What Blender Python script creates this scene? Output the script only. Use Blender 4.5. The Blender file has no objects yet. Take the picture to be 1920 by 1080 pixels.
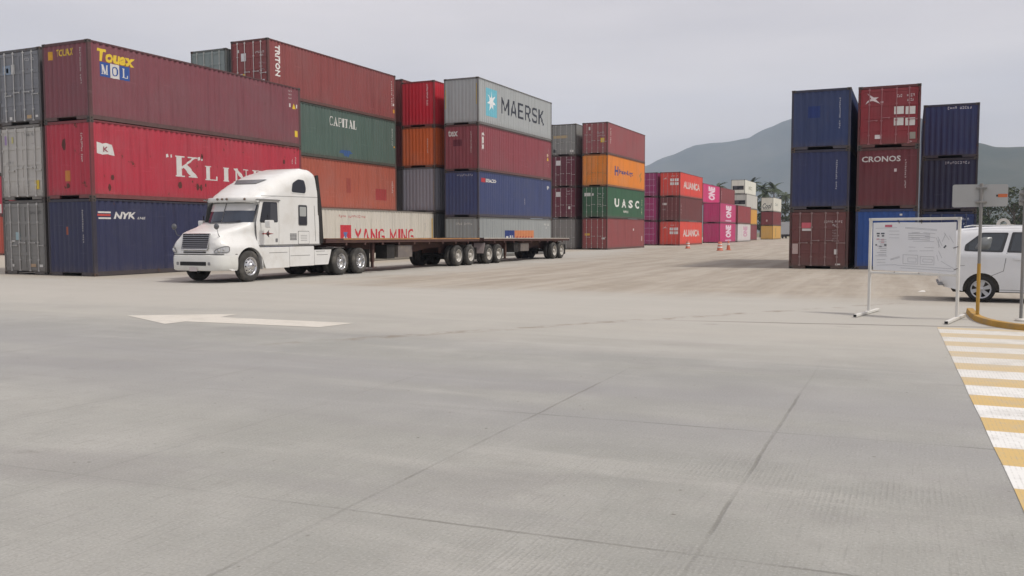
import bpy, bmesh, math, random
from math import sin, cos, pi, radians, sqrt
from mathutils import Vector, Matrix

random.seed(7)
SC = bpy.context.scene
COL = SC.collection

# ------------------------------------------------------------------ camera
F_PX, YAW, PITCH, ROLL, CAMH = 1635.4, 0.4295, 0.0641, -0.0015, 1.629
cam = bpy.data.cameras.new("camera")
camo = bpy.data.objects.new("camera", cam)
COL.objects.link(camo)
fw = Vector((-sin(YAW) * cos(PITCH), cos(YAW) * cos(PITCH), -sin(PITCH)))
rt = Vector((cos(YAW), sin(YAW), 0)); up = rt.cross(fw)
r2 = rt * cos(ROLL) + up * sin(ROLL); u2 = -rt * sin(ROLL) + up * cos(ROLL)
M = Matrix((r2, u2, -fw)).transposed().to_4x4()
M.translation = (0, 0, CAMH)
camo.matrix_world = M
cam.sensor_width = 36.0
cam.lens = 36.0 * F_PX / 1920.0
cam.clip_start = 0.05
cam.clip_end = 20000
SC.camera = camo

# ------------------------------------------------------------------ sky and sun
SUN_EL, SUN_AZ = radians(56), radians(88)          # azimuth clockwise from +Y (from the right)
world = bpy.data.worlds.new("World")
SC.world = world
world.use_nodes = True
wn = world.node_tree; wn.nodes.clear()
wo = wn.nodes.new("ShaderNodeOutputWorld"); wb = wn.nodes.new("ShaderNodeBackground")
sky = wn.nodes.new("ShaderNodeTexSky"); sky.sky_type = 'NISHITA'; sky.sun_disc = False
sky.sun_elevation = SUN_EL; sky.sun_rotation = SUN_AZ; sky.dust_density = 6; sky.air_density = 1.2
tc = wn.nodes.new("ShaderNodeTexCoord")
mp = wn.nodes.new("ShaderNodeMapping"); mp.inputs['Scale'].default_value = (1.0, 1.6, 7.0); mp.inputs['Rotation'].default_value = (0.1, 0.06, 0.5)
ns = wn.nodes.new("ShaderNodeTexNoise"); ns.inputs['Scale'].default_value = 1.7; ns.inputs['Detail'].default_value = 5; ns.inputs['Roughness'].default_value = 0.5
wn.links.new(tc.outputs['Generated'], mp.inputs['Vector']); wn.links.new(mp.outputs[0], ns.inputs['Vector'])
cr = wn.nodes.new("ShaderNodeValToRGB")
cr.color_ramp.elements[0].position = 0.30; cr.color_ramp.elements[0].color = (5.35, 5.12, 5.25, 1)
cr.color_ramp.elements[1].position = 0.68; cr.color_ramp.elements[1].color = (7.85, 7.45, 7.35, 1)
wn.links.new(ns.outputs[0], cr.inputs[0])
sep = wn.nodes.new("ShaderNodeSeparateXYZ"); wn.links.new(tc.outputs['Generated'], sep.inputs[0])
mr = wn.nodes.new("ShaderNodeMapRange")               # overcast sky: brighter overhead than at the horizon
mr.inputs[1].default_value = 0.0; mr.inputs[2].default_value = 0.6; mr.inputs[3].default_value = 0.79; mr.inputs[4].default_value = .98
wn.links.new(sep.outputs[2], mr.inputs[0])
mul = wn.nodes.new("ShaderNodeVectorMath"); mul.operation = 'SCALE'
wn.links.new(cr.outputs[0], mul.inputs[0]); wn.links.new(mr.outputs[0], mul.inputs['Scale'])
mx = wn.nodes.new("ShaderNodeMixRGB"); mx.inputs[0].default_value = 0.93
tr = wn.nodes.new("ShaderNodeValToRGB")
tr.color_ramp.elements[0].position = 0.0; tr.color_ramp.elements[0].color = (1.06, 0.98, 0.85, 1)
tr.color_ramp.elements[1].position = 0.35; tr.color_ramp.elements[1].color = (1.025, 0.985, 0.995, 1)
wn.links.new(sep.outputs[2], tr.inputs[0])
tv = wn.nodes.new("ShaderNodeVectorMath"); tv.operation = 'MULTIPLY'
wn.links.new(mul.outputs[0], tv.inputs[0]); wn.links.new(tr.outputs[0], tv.inputs[1])
wn.links.new(sky.outputs[0], mx.inputs[1]); wn.links.new(tv.outputs[0], mx.inputs[2])
wn.links.new(mx.outputs[0], wb.inputs['Color']); wb.inputs['Strength'].default_value = 0.1
wn.links.new(wb.outputs[0], wo.inputs['Surface'])

sl = bpy.data.lights.new("sun", 'SUN'); sl.energy = 2.1; sl.angle = radians(7); sl.color = (1, 0.95, 0.88)
so = bpy.data.objects.new("sun", sl); COL.objects.link(so)
sd = Vector((sin(SUN_AZ) * cos(SUN_EL), cos(SUN_AZ) * cos(SUN_EL), sin(SUN_EL)))
so.rotation_euler = sd.to_track_quat('Z', 'Y').to_euler()
so.location = (20, -10, 40)

SC.view_settings.view_transform = 'Standard'; SC.view_settings.look = 'None'
SC.view_settings.exposure = 0.45; SC.view_settings.gamma = 1.0
SC.render.engine = 'CYCLES'
SC.cycles.use_denoising = True
SC.cycles.max_bounces = 6; SC.cycles.volume_bounces = 1
SC.cycles.volume_step_rate = 10

# ------------------------------------------------------------------ materials
def lin(c):
    c /= 255.0
    return c / 12.92 if c <= 0.04045 else ((c + 0.055) / 1.055) ** 2.4
def S(r, g, b, k=1.0):
    return (min(.9, lin(r) * k), min(.9, lin(g) * k), min(.9, lin(b) * k))

class NT:
    def __init__(s, name):
        s.m = bpy.data.materials.new(name); s.m.use_nodes = True
        s.t = s.m.node_tree; s.b = s.t.nodes['Principled BSDF']
    def n(s, typ, **kw):
        x = s.t.nodes.new(typ)
        for k, v in kw.items(): setattr(x, k, v)
        return x
    def put(s, sock, v):
        if isinstance(v, bpy.types.NodeSocket): s.t.links.new(v, sock)
        elif isinstance(v, (tuple, list)) and len(v) == 3 and sock.type == 'RGBA': sock.default_value = (*v, 1)
        else: sock.default_value = v
    def math(s, op, a, b=0.0, c=0.0, clamp=False):
        x = s.n("ShaderNodeMath", operation=op, use_clamp=clamp)
        s.put(x.inputs[0], a); s.put(x.inputs[1], b)
        if len(x.inputs) > 2: s.put(x.inputs[2], c)
        return x.outputs[0]
    def vec(s, op, a, b=(0, 0, 0)):
        x = s.n("ShaderNodeVectorMath", operation=op); s.put(x.inputs[0], a); s.put(x.inputs[1], b)
        return x.outputs[0]
    def noise(s, vec, scale, detail=4, rough=0.55, sc3=None):
        if sc3: vec = s.vec('MULTIPLY', vec, sc3)
        x = s.n("ShaderNodeTexNoise"); s.put(x.inputs['Vector'], vec)
        x.inputs['Scale'].default_value = scale; x.inputs['Detail'].default_value = detail; x.inputs['Roughness'].default_value = rough
        return x.outputs[0]
    def ss(s, v, a, b):                                   # smooth step a..b -> 0..1
        x = s.n("ShaderNodeMapRange", interpolation_type='SMOOTHSTEP'); s.put(x.inputs[0], v)
        s.put(x.inputs[1], a); s.put(x.inputs[2], b)
        return x.outputs[0]
    def mix(s, f, a, b, mode='MIX'):
        x = s.n("ShaderNodeMixRGB", blend_type=mode); s.put(x.inputs[0], f); s.put(x.inputs[1], a); s.put(x.inputs[2], b)
        return x.outputs[0]
    def bump(s, h, strength, dist=0.01):
        x = s.n("ShaderNodeBump"); s.put(x.inputs['Height'], h); x.inputs['Strength'].default_value = strength; x.inputs['Distance'].default_value = dist
        s.t.links.new(x.outputs[0], s.b.inputs['Normal'])
    def obj_coord(s):
        tc = s.n("ShaderNodeTexCoord"); oi = s.n("ShaderNodeObjectInfo")
        r = s.math('MULTIPLY', oi.outputs['Random'], 60.0)
        cb = s.n("ShaderNodeCombineXYZ"); s.put(cb.inputs[0], r); s.put(cb.inputs[1], r)
        return s.vec('ADD', tc.outputs['Object'], cb.outputs[0]), tc.outputs['Object']

_mc = {}
def plain(name, col, rough=0.5, metal=0.0, var=0.12, scale=3.0, spec=0.5, coat=0.0, dirt=0.0, dirtcol=(0.30, 0.25, 0.19), emit=None):
    if name in _mc: return _mc[name]
    t = NT(name); p, _ = t.obj_coord()
    f = t.noise(p, scale, 5)
    dk = tuple(c * (1 - var) for c in col); lt = tuple(min(1, c * (1 + var)) for c in col)
    c = t.mix(f, dk, lt)
    if dirt:
        g = t.ss(t.noise(p, 1.7, 6, .65), .45, .75)
        c = t.mix(t.math('MULTIPLY', g, dirt), c, dirtcol)
    t.put(t.b.inputs['Base Color'], c); t.b.inputs['Roughness'].default_value = rough
    t.b.inputs['Metallic'].default_value = metal; t.b.inputs['Specular IOR Level'].default_value = spec
    t.b.inputs['Coat Weight'].default_value = coat
    _mc[name] = t.m
    return t.m

def paint(name, col, rust=0.35, fade=0.3, rough=0.55):
    """sun-bleached, scuffed container paint with rust blooms and rain streaks"""
    if name in _mc: return _mc[name]
    t = NT(name); p, o = t.obj_coord()
    g = sum(col) / 3
    faded = tuple(0.72 * c + 0.28 * (g * .8 + .045) for c in col)
    dark = tuple(c * 0.72 for c in col)
    n1 = t.noise(p, .55, 5, .6)
    c = t.mix(t.math('MULTIPLY', t.ss(n1, .38, .72), fade * 2, clamp=True), col, faded)
    n2 = t.noise(p, 1.0, 5, .6, (4.5, 4.5, .22))
    c = t.mix(t.math('MULTIPLY', t.ss(n2, .48, .72), .7), c, dark)
    n4 = t.noise(p, 9.0, 4, .7)
    c = t.mix(t.math('MULTIPLY', t.ss(n4, .62, .70), .35), c, faded)
    n3 = t.noise(p, 1.6, 7, .72)
    rm = t.ss(n3, .70 - .10 * rust, .73 - .08 * rust)
    n5 = t.noise(p, 1.0, 4, .6, (7, 7, .5))
    rm2 = t.math('MULTIPLY', t.ss(n5, .66, .76), .6 * rust)
    rm = t.math('MAXIMUM', t.math('MULTIPLY', rm, min(1, .35 + rust)), rm2)
    c = t.mix(rm, c, (0.085, 0.036, 0.020))
    n6 = t.noise(p, 1.0, 4, .6, (.7, .7, 9))
    c = t.mix(t.math('MULTIPLY', t.ss(n6, .64, .70), .30), c, tuple(min(.8, q * 1.2 + .05) for q in col))
    sp = t.n("ShaderNodeSeparateXYZ"); t.put(sp.inputs[0], o)
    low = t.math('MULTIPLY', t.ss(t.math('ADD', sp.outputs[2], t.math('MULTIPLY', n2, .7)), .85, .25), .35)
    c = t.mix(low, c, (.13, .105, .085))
    t.put(t.b.inputs['Base Color'], c)
    t.put(t.b.inputs['Roughness'], t.math('ADD', t.math('MULTIPLY', n1, .25), rough - .12))
    t.b.inputs['Specular IOR Level'].default_value = 0.35
    t.bump(t.math('ADD', t.math('MULTIPLY', n4, .12), t.noise(p, .9, 2, .5)), .55, .045)
    _mc[name] = t.m
    return t.m

def flat(col, name='sticker'):
    k = 'mark_%.3f_%.3f_%.3f' % col
    return plain(k, col, 0.6, 0, .18, 6, .3)

# ------------------------------------------------------------------ mesh builder
class MB:
    def __init__(s): s.v = []; s.f = []; s.mi = []; s.sm = []
    def add(s, vs, fs, mi=0, smooth=False):
        b = len(s.v); s.v += [tuple(v) for v in vs]
        for f in fs: s.f.append(tuple(b + i for i in f)); s.mi.append(mi); s.sm.append(smooth)
        return s
    def box(s, x0, x1, y0, y1, z0, z1, mi=0):
        vs = [(x0, y0, z0), (x1, y0, z0), (x1, y1, z0), (x0, y1, z0), (x0, y0, z1), (x1, y0, z1), (x1, y1, z1), (x0, y1, z1)]
        return s.add(vs, [(0, 3, 2, 1), (4, 5, 6, 7), (0, 1, 5, 4), (1, 2, 6, 5), (2, 3, 7, 6), (3, 0, 4, 7)], mi)
    def cbox(s, x0, x1, y0, y1, z0, z1, c=0.01, mi=0):      # box with chamfered long edges along its longest axis
        d = [x1 - x0, y1 - y0, z1 - z0]; a = d.index(max(d)); o = [i for i in range(3) if i != a]
        lo = [x0, y0, z0]; hi = [x1, y1, z1]
        def P(t, u, v):
            p = [0, 0, 0]; p[a] = t; p[o[0]] = u; p[o[1]] = v; return p
        u0, u1, v0, v1 = lo[o[0]], hi[o[0]], lo[o[1]], hi[o[1]]
        ring = [(u0 + c, v0), (u1 - c, v0), (u1, v0 + c), (u1, v1 - c), (u1 - c, v1), (u0 + c, v1), (u0, v1 - c), (u0, v0 + c)]
        vs = [P(lo[a], *r) for r in ring] + [P(hi[a], *r) for r in ring]
        fs = [(i, (i + 1) % 8, 8 + (i + 1) % 8, 8 + i) for i in range(8)] + [tuple(range(7, -1, -1)), tuple(range(8, 16))]
        return s.add(vs, fs, mi)
    def tube(s, pts, r, n=8, mi=0, cap=True):
        pts = [Vector(p) for p in pts]; rs = r if isinstance(r, (list, tuple)) else [r] * len(pts)
        rings = []
        for i, p in enumerate(pts):
            d = (pts[min(i + 1, len(pts) - 1)] - pts[max(i - 1, 0)]).normalized()
            a = d.cross(Vector((0, 0, 1)) if abs(d.z) < .9 else Vector((1, 0, 0))).normalized(); b = d.cross(a)
            rings.append([p + (a * cos(2 * pi * k / n) + b * sin(2 * pi * k / n)) * rs[i] for k in range(n)])
        vs = [v for q in rings for v in q]; fs = []
        for i in range(len(pts) - 1):
            for k in range(n):
                fs.append((i * n + k, i * n + (k + 1) % n, (i + 1) * n + (k + 1) % n, (i + 1) * n + k))
        s.add(vs, fs, mi, True)
        if cap:
            s.add(rings[0], [tuple(range(n - 1, -1, -1))], mi); s.add(rings[-1], [tuple(range(n))], mi)
        return s
    def lathe(s, prof, axis='x', c=(0, 0, 0), n=32, mi=0, smooth=True):   # prof: (t along axis, radius)
        vs = []; fs = []; m = len(prof)
        for k in range(n):
            a = 2 * pi * k / n
            for t, r in prof:
                if axis == 'x': vs.append((c[0] + t, c[1] + r * cos(a), c[2] + r * sin(a)))
                elif axis == 'y': vs.append((c[0] + r * cos(a), c[1] + t, c[2] + r * sin(a)))
                else: vs.append((c[0] + r * cos(a), c[1] + r * sin(a), c[2] + t))
        for k in range(n):
            for i in range(m - 1):
                a, b = k * m + i, ((k + 1) % n) * m + i
                fs.append((a, b, b + 1, a + 1))
        return s.add(vs, fs, mi, smooth)
    def prism(s, poly, t0, t1, axis='z', mi=0):              # poly extruded along axis
        def P(u, v, t):
            return {'z': (u, v, t), 'x': (t, u, v), 'y': (u, t, v)}[axis]
        n = len(poly); vs = [P(u, v, t0) for u, v in poly] + [P(u, v, t1) for u, v in poly]
        fs = [(i, (i + 1) % n, n + (i + 1) % n, n + i) for i in range(n)] + [tuple(range(n - 1, -1, -1)), tuple(range(n, 2 * n))]
        return s.add(vs, fs, mi)
    def mesh(s, name, mats=()):
        me = bpy.data.meshes.new(name); me.from_pydata(s.v, [], s.f)
        for m in mats: me.materials.append(m)
        me.polygons.foreach_set('material_index', s.mi); me.polygons.foreach_set('use_smooth', s.sm)
        me.update()
        return me
    def obj(s, name, mats=(), parent=None, loc=None, fix=True):
        if not isinstance(mats, (list, tuple)): mats = [mats]
        me = s.mesh(name, mats)
        if fix:
            bm = bmesh.new(); bm.from_mesh(me); bmesh.ops.recalc_face_normals(bm, faces=bm.faces); bm.to_mesh(me); bm.free()
        return link(name, me, parent, loc)

def link(name, me, parent=None, loc=None):
    o = bpy.data.objects.new(name, me); COL.objects.link(o)
    if parent: o.parent = parent
    if loc: o.location = loc
    return o
def tag(o, label, cat, group=None):
    o['label'] = label; o['category'] = cat
    if group: o['group'] = group
    return o
def struct(o, kind='structure'):
    o['kind'] = kind; return o
def thing(name, label, cat, loc=(0, 0, 0), rotz=0.0, group=None):
    o = bpy.data.objects.new(name, None); COL.objects.link(o); o.empty_display_size = .3
    o.location = loc; o.rotation_euler = (0, 0, rotz)
    return tag(o, label, cat, group)
def copy_tree(o, parent=None):
    c = o.copy(); COL.objects.link(c)
    if parent: c.parent = parent
    for ch in list(o.children): copy_tree(ch, c)
    return c

# ------------------------------------------------------------------ ground
def ground_material():
    t = NT('yard_concrete_and_dust'); g = t.n("ShaderNodeNewGeometry"); P = g.outputs['Position']
    sp = t.n("ShaderNodeSeparateXYZ"); t.put(sp.inputs[0], P); X, Y = sp.outputs[0], sp.outputs[1]
    big = t.noise(P, .11, 4, .5); mid = t.noise(P, .75, 5, .6); fine = t.noise(P, 6.0, 5, .65); grit = t.noise(P, 60, 2, .5)
    strk = t.noise(P, 1.0, 5, .6, (.16, 1.5, 1))             # wear left by vehicles running across
    strk2 = t.noise(P, 1.0, 4, .55, (.05, .55, 1))
    c = t.mix(t.ss(big, .3, .7), (.252, .254, .232), (.303, .301, .277))
    c = t.mix(t.math('MULTIPLY', t.ss(mid, .35, .75), .45), c, (.415, .405, .375))
    c = t.mix(t.math('MULTIPLY', t.ss(fine, .48, .75), .34), c, (.225, .222, .205))
    blot = t.noise(P, 2.6, 6, .7)
    c = t.mix(t.math('MULTIPLY', t.ss(blot, .50, .72), .30), c, (.235, .228, .21))
    c = t.mix(t.math('MULTIPLY', t.ss(blot, .46, .30), .22), c, (.40, .395, .37))
    brush = t.noise(P, 1.0, 4, .7, (55, 2.2, 1)); near = t.ss(Y, 11, 4)
    c = t.mix(t.math('MULTIPLY', t.math('MULTIPLY', t.ss(brush, .5, .75), near), .50), c, (.19, .187, .173))
    brush2 = t.noise(P, 1.0, 4, .7, (1.6, 40, 1))
    c = t.mix(t.math('MULTIPLY', t.math('MULTIPLY', t.ss(brush2, .54, .78), near), .36), c, (.20, .197, .182))
    # looping tyre marks
    wv = t.n("ShaderNodeTexWave", wave_type='RINGS', rings_direction='Z'); t.put(wv.inputs['Vector'], t.vec('ADD', P, (9.0, -28.0, 0))); wv.inputs['Scale'].default_value = .085; wv.inputs['Distortion'].default_value = 2.2; wv.inputs['Detail'].default_value = 2; wv.inputs['Detail Scale'].default_value = .6
    tm = t.math('MULTIPLY', t.ss(wv.outputs['Fac'], .86, .97), t.ss(t.noise(P, .45, 4, .6), .45, .62))
    c = t.mix(t.math('MULTIPLY', tm, .45), c, (.215, .208, .20))
    # swept grey lane and its rubber streaks
    lane = t.math('MULTIPLY', t.ss(Y, 5.4, 7.6), t.math('SUBTRACT', 1.0, t.ss(Y, 9.2, 12.6)))
    c = t.mix(t.math('MULTIPLY', lane, t.math('MULTIPLY', t.ss(strk2, .28, .58), .62)), c, (.256, .254, .254))
    c = t.mix(t.math('MULTIPLY', t.ss(strk, .52, .72), .34), c, (.235, .228, .222))
    c = t.mix(t.math('MULTIPLY', t.ss(strk, .46, .26), .22), c, (.47, .455, .42))
    # pale dust film beyond the lane
    film = t.math('MULTIPLY', t.ss(t.math('ADD', Y, t.math('MULTIPLY', strk2, 7.0)), 13.5, 19.0), .78)
    c = t.mix(film, c, t.mix(strk, (.432, .412, .370), (.385, .366, .325)))
    # tan dirt track
    wob = t.math('MULTIPLY', t.math('SUBTRACT', t.noise(P, .35, 5, .6), .5), 7.0)
    wob2 = t.math('MULTIPLY', t.math('SUBTRACT', t.noise(P, .5, 5, .6, (.35, 1, 1)), .5), 4.0)
    xe = t.math('ADD', t.math('ADD', X, 17.6), wob)
    xe = t.math('ADD', xe, t.math('MULTIPLY', t.math('MAXIMUM', t.math('SUBTRACT', Y, 45.0), 0.0), .16))
    dirt = t.math('MULTIPLY', t.ss(xe, -2.2, 2.6), t.ss(t.math('ADD', Y, wob2), 20.6, 24.2))
    tr = t.noise(P, 1.0, 5, .6, (1.3, .10, 1)); tr2 = t.noise(P, .9, 6, .7)
    dc = t.mix(t.ss(tr, .36, .66), (.276, .238, .190), (.360, .322, .268))
    dc = t.mix(t.math('MULTIPLY', t.ss(tr2, .45, .75), .45), dc, (.46, .41, .33))
    c = t.mix(t.math('MULTIPLY', dirt, .92), c, dc)
    # dirt drifts at the foot of the left stacks
    edge = t.math('MULTIPLY', t.ss(t.math('ADD', X, t.math('MULTIPLY', wob, .35)), -24.3, -26.6), t.ss(Y, 20.5, 23))
    c = t.mix(t.math('MULTIPLY', edge, .6), c, (.36, .315, .245))
    # a string of clods dropped by tyres, from the arrow towards the notice board
    dl = t.math('SUBTRACT', t.math('SUBTRACT', Y, t.math('MULTIPLY', X, 1.42)), 22.0)
    dl = t.math('ADD', dl, t.math('MULTIPLY', wob, .16))
    ln = t.math('MULTIPLY', t.ss(t.math('ABSOLUTE', dl), .42, .05), t.ss(t.noise(P, 2.3, 4, .7), .44, .62))
    ln = t.math('MULTIPLY', ln, t.math('MULTIPLY', t.ss(Y, 9.5, 11), t.ss(Y, 23, 20)))
    c = t.mix(t.math('MULTIPLY', ln, .7), c, (.20, .165, .125))
    # slab joints
    def joint(coord, period, off, w):
        q = t.math('ADD', coord, off); q = t.math('DIVIDE', q, period); q = t.math('FRACT', q)
        d = t.math('MULTIPLY', t.math('ABSOLUTE', t.math('SUBTRACT', q, .5)), period)      # distance .. peaks at the joint
        return t.ss(d, period / 2 - w, period / 2 - w * .25)
    wig = t.math('MULTIPLY', t.math('SUBTRACT', mid, .5), .05)
    jx = joint(t.math('ADD', t.math('ADD', X, t.math('MULTIPLY', Y, .006)), wig), 2.05, .93, .020)
    jy = joint(t.math('ADD', t.math('SUBTRACT', Y, t.math('MULTIPLY', X, .062)), wig), 2.95, -4.36, .018)
    jf = t.ss(t.noise(P, .8, 3, .6), .40, .62)
    cover = t.math('SUBTRACT', 1.0, t.math('MULTIPLY', t.ss(Y, 8.0, 12.0), .95))
    J = t.math('MULTIPLY', t.math('MAXIMUM', t.math('MULTIPLY', jx, t.math('ADD', t.math('MULTIPLY', jf, .7), .25)), t.math('MULTIPLY', jy, t.math('ADD', t.math('MULTIPLY', jf, .75), .25))), cover)
    halo = t.math('MULTIPLY', joint(t.math('ADD', X, t.math('MULTIPLY', Y, .006)), 2.05, .93, .16), t.math('MULTIPLY', t.math('MULTIPLY', cover, jf), .15))
    c = t.mix(halo, c, (.24, .235, .22))
    left = t.math('ADD', .30, t.math('MULTIPLY', t.ss(X, -4.2, -2.6), .70))
    J = t.math('MULTIPLY', J, left)
    c = t.mix(t.math('MULTIPLY', J, .62), c, (.14, .135, .12))
    # a long dark joint by the notice board
    ydev = t.math('SUBTRACT', t.math('SUBTRACT', Y, t.math('MULTIPLY', X, .20)), 16.55)
    jl = t.math('MULTIPLY', t.ss(t.math('ABSOLUTE', t.math('ADD', ydev, t.math('MULTIPLY', wig, 3.0))), .10, .03), t.ss(X, -5.2, -2.0))
    c = t.mix(t.math('MULTIPLY', jl, .7), c, (.12, .11, .095))
    # tined grooves, worn away in patches
    gr = t.math('SINE', t.math('MULTIPLY', t.math('ADD', X, t.math('MULTIPLY', fine, .012)), 2 * pi / .034))
    gp = t.math('MULTIPLY', t.ss(t.noise(P, .65, 3, .5), .44, .64), t.ss(Y, 9.5, 5.0))
    gp = t.math('MULTIPLY', gp, t.ss(X, -3.2, -.9))
    groove = t.math('MULTIPLY', t.math('MULTIPLY', gr, t.ss(t.noise(P, 14, 3, .6), .3, .6)), gp)
    c = t.mix(t.math('MULTIPLY', t.ss(groove, .1, .9), .40), c, (.185, .183, .17))
    # specks and pebbles
    vo = t.n("ShaderNodeTexVoronoi"); t.put(vo.inputs['Vector'], P); vo.inputs['Scale'].default_value = 4.2
    spk = t.math('MULTIPLY', t.ss(vo.outputs['Distance'], .075, .03), t.ss(t.noise(P, 1.6, 3, .6), .44, .58))
    c = t.mix(t.math('MULTIPLY', spk, .75), c, (.115, .10, .085))
    c = t.mix(t.math('MULTIPLY', t.ss(grit, .52, .72), .30), c, (.17, .166, .15))
    c = t.mix(t.math('MULTIPLY', t.ss(grit, .46, .30), .22), c, (.46, .455, .43))
    sc = t.noise(P, 22, 3, .7)
    c = t.mix(t.math('MULTIPLY', t.ss(sc, .60, .74), .35), c, (.16, .155, .14))
    # oil drips
    oil = t.math('MULTIPLY', t.ss(t.noise(P, .9, 3, .5, (.8, 2.2, 1)), .70, .78), .35)
    c = t.mix(oil, c, (.15, .14, .125))
    # far ground: dry grass and scrub
    far = t.ss(Y, 235, 300)
    c = t.mix(far, c, t.mix(t.noise(P, .03, 5, .6), (.09, .10, .05), (.19, .165, .10)))
    t.put(t.b.inputs['Base Color'], c); t.b.inputs['Roughness'].default_value = .88
    t.b.inputs['Specular IOR Level'].default_value = .25
    h = t.math('SUBTRACT', t.math('ADD', t.math('MULTIPLY', fine, .5), t.math('MULTIPLY', groove, .35)), t.math('MULTIPLY', J, 1.5))
    t.bump(h, .5, .006)
    return t.m

def build_ground():
    lv = [-5900, -2500, -1000, -400, -150, -60, -30, -15, 0, 15, 30, 60, 100, 160, 260, 420, 1000, 2500, 5900]
    mb = MB(); n = len(lv)
    vs = [(x, y, 0) for y in lv for x in lv]
    fs = [(j * n + i, j * n + i + 1, (j + 1) * n + i + 1, (j + 1) * n + i) for j in range(n - 1) for i in range(n - 1)]
    mb.add(vs, fs)
    struct(mb.obj('ground', ground_material()))
build_ground()

def road_paint(name, col, wear=.5):
    t = NT(name); g = t.n("ShaderNodeNewGeometry"); P = g.outputs['Position']
    a = t.noise(P, 2.2, 6, .7); b = t.noise(P, 12, 4, .7)
    dirt = (.35, .335, .30)
    c = t.mix(t.math('MULTIPLY', t.ss(a, .42, .72), wear), col, dirt)
    c = t.mix(t.math('MULTIPLY', t.ss(b, .58, .72), .5 * wear), c, dirt)
    sp = t.n("ShaderNodeSeparateXYZ"); t.put(sp.inputs[0], P)
    far = t.ss(sp.outputs[1], 9.0, 13.0)                      # dusty far end of the crossing
    c = t.mix(t.math('MULTIPLY', far, .52), c, (.46, .43, .365))
    gr = t.math('SINE', t.math('MULTIPLY', sp.outputs[0], 2 * pi / .034))
    c = t.mix(t.math('MULTIPLY', t.math('MULTIPLY', t.ss(gr, .3, .95), t.ss(b, .40, .6)), .30), c, (.25, .245, .22))
    t.put(t.b.inputs['Base Color'], c); t.b.inputs['Roughness'].default_value = .75
    return t.m

def build_markings():
    z = .004
    mb = MB()
    outline = [(-14.0, 12.38), (-12.08, 11.5), (-12.06, 11.97), (-9.20, 12.17), (-9.06, 12.98), (-12.06, 12.86), (-12.2, 13.5)]
    mb.add([(x, y, z) for x, y in outline], [(0, 1, 2, 5, 6), (2, 3, 4, 5)])
    struct(mb.obj('road_arrow', road_paint('arrow_paint', (.66, .63, .57), .55)))
    mb = MB()
    def edge(y): return .63 - (y - 6.0) * .0195 + .003 * sin(y * 3.1)
    y = 16.14
    ys = [16.45]
    k = 0
    while y > 1.2:
        ys.append(y); y -= (.60 if k % 2 == 0 else .56); k += 1
    for i in range(len(ys) - 1):
        a, b = ys[i], ys[i + 1]
        white = (i % 2 == 1)
        mb.add([(edge(b), b, z), (4.6, b + .012 * 4, z), (4.6, a + .012 * 4, z), (edge(a), a, z)], [(0, 1, 2, 3)], 0 if white else 1)
    struct(mb.obj('crosswalk', [road_paint('crossing_white', (.68, .68, .655), .6), road_paint('crossing_yellow', (.53, .37, .14), .5)]))
build_markings()

def build_mountains():
    t = NT('wooded_mountain'); g = t.n("ShaderNodeNewGeometry"); P = g.outputs['Position']
    a = t.noise(P, .004, 7, .65); b = t.noise(P, .03, 4, .6)
    c = t.mix(t.ss(a, .35, .68), (.026, .036, .024), (.080, .080, .058)); c = t.mix(t.math('MULTIPLY', b, .5), c, (.05, .06, .03))
    t.put(t.b.inputs['Base Color'], c); t.b.inputs['Roughness'].default_value = 1.0; t.b.inputs['Specular IOR Level'].default_value = 0.1
    from mathutils import noise as mn
    # ridge line: (azimuth to the right of +Y in degrees, crest height in m at 4.1 km)
    ridge = [(-40, 10), (-30, 60), (-24, 150), (-20, 240), (-16.0, 303), (-14.65, 340), (-12.6, 392), (-11.3, 404), (-9.7, 424), (-8.4, 462), (-7.1, 494), (-5, 540), (-3, 560), (-1, 520), (1.5, 430), (3.4, 378), (4.3, 355), (4.9, 350), (5.6, 347), (8, 300), (12, 330), (18, 240), (26, 260), (36, 120), (48, 20)]
    def crest(az):
        for i in range(len(ridge) - 1):
            if ridge[i][0] <= az <= ridge[i + 1][0]:
                f = (az - ridge[i][0]) / (ridge[i + 1][0] - ridge[i][0]); f = f * f * (3 - 2 * f) * .5 + f * .5
                return ridge[i][1] * (1 - f) + ridge[i + 1][1] * f
        return 0
    azs = [-40 + 88 * i / 420 for i in range(421)]
    rs = [2700 + 2700 * j / 44 for j in range(45)]
    vs = []; fs = []
    for r in rs:
        for az in azs:
            f = max(0, 1 - abs(r - 4100) / 1400.0); f = f * f * (3 - 2 * f)
            q = max(0, min(1, (az + 2.5) / 4.5)); kk = 1 - .50 * q * q * (3 - 2 * q)
            x, y = r * kk * sin(radians(az)), r * kk * cos(radians(az))
            nz = mn.fractal(Vector((x * .0022, y * .0022, .3)), 1.0, 2.1, 6)
            sp = abs(mn.noise(Vector((x * .0013, y * .0007, 2))))
            h = kk * (crest(az) * f * (1 - .45 * sp * (1 - f)) + nz * 70 * (f * (1 - f) * 3.2 + .22 * f))
            vs.append((x, y, max(h, -.6) - .55))
    n = len(azs)
    for j in range(len(rs) - 1):
        for i in range(n - 1): fs.append((j * n + i, j * n + i + 1, (j + 1) * n + i + 1, (j + 1) * n + i))
    mb = MB(); mb.add(vs, fs, 0, True)
    struct(mb.obj('mountain', t.m))
build_mountains()

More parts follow.
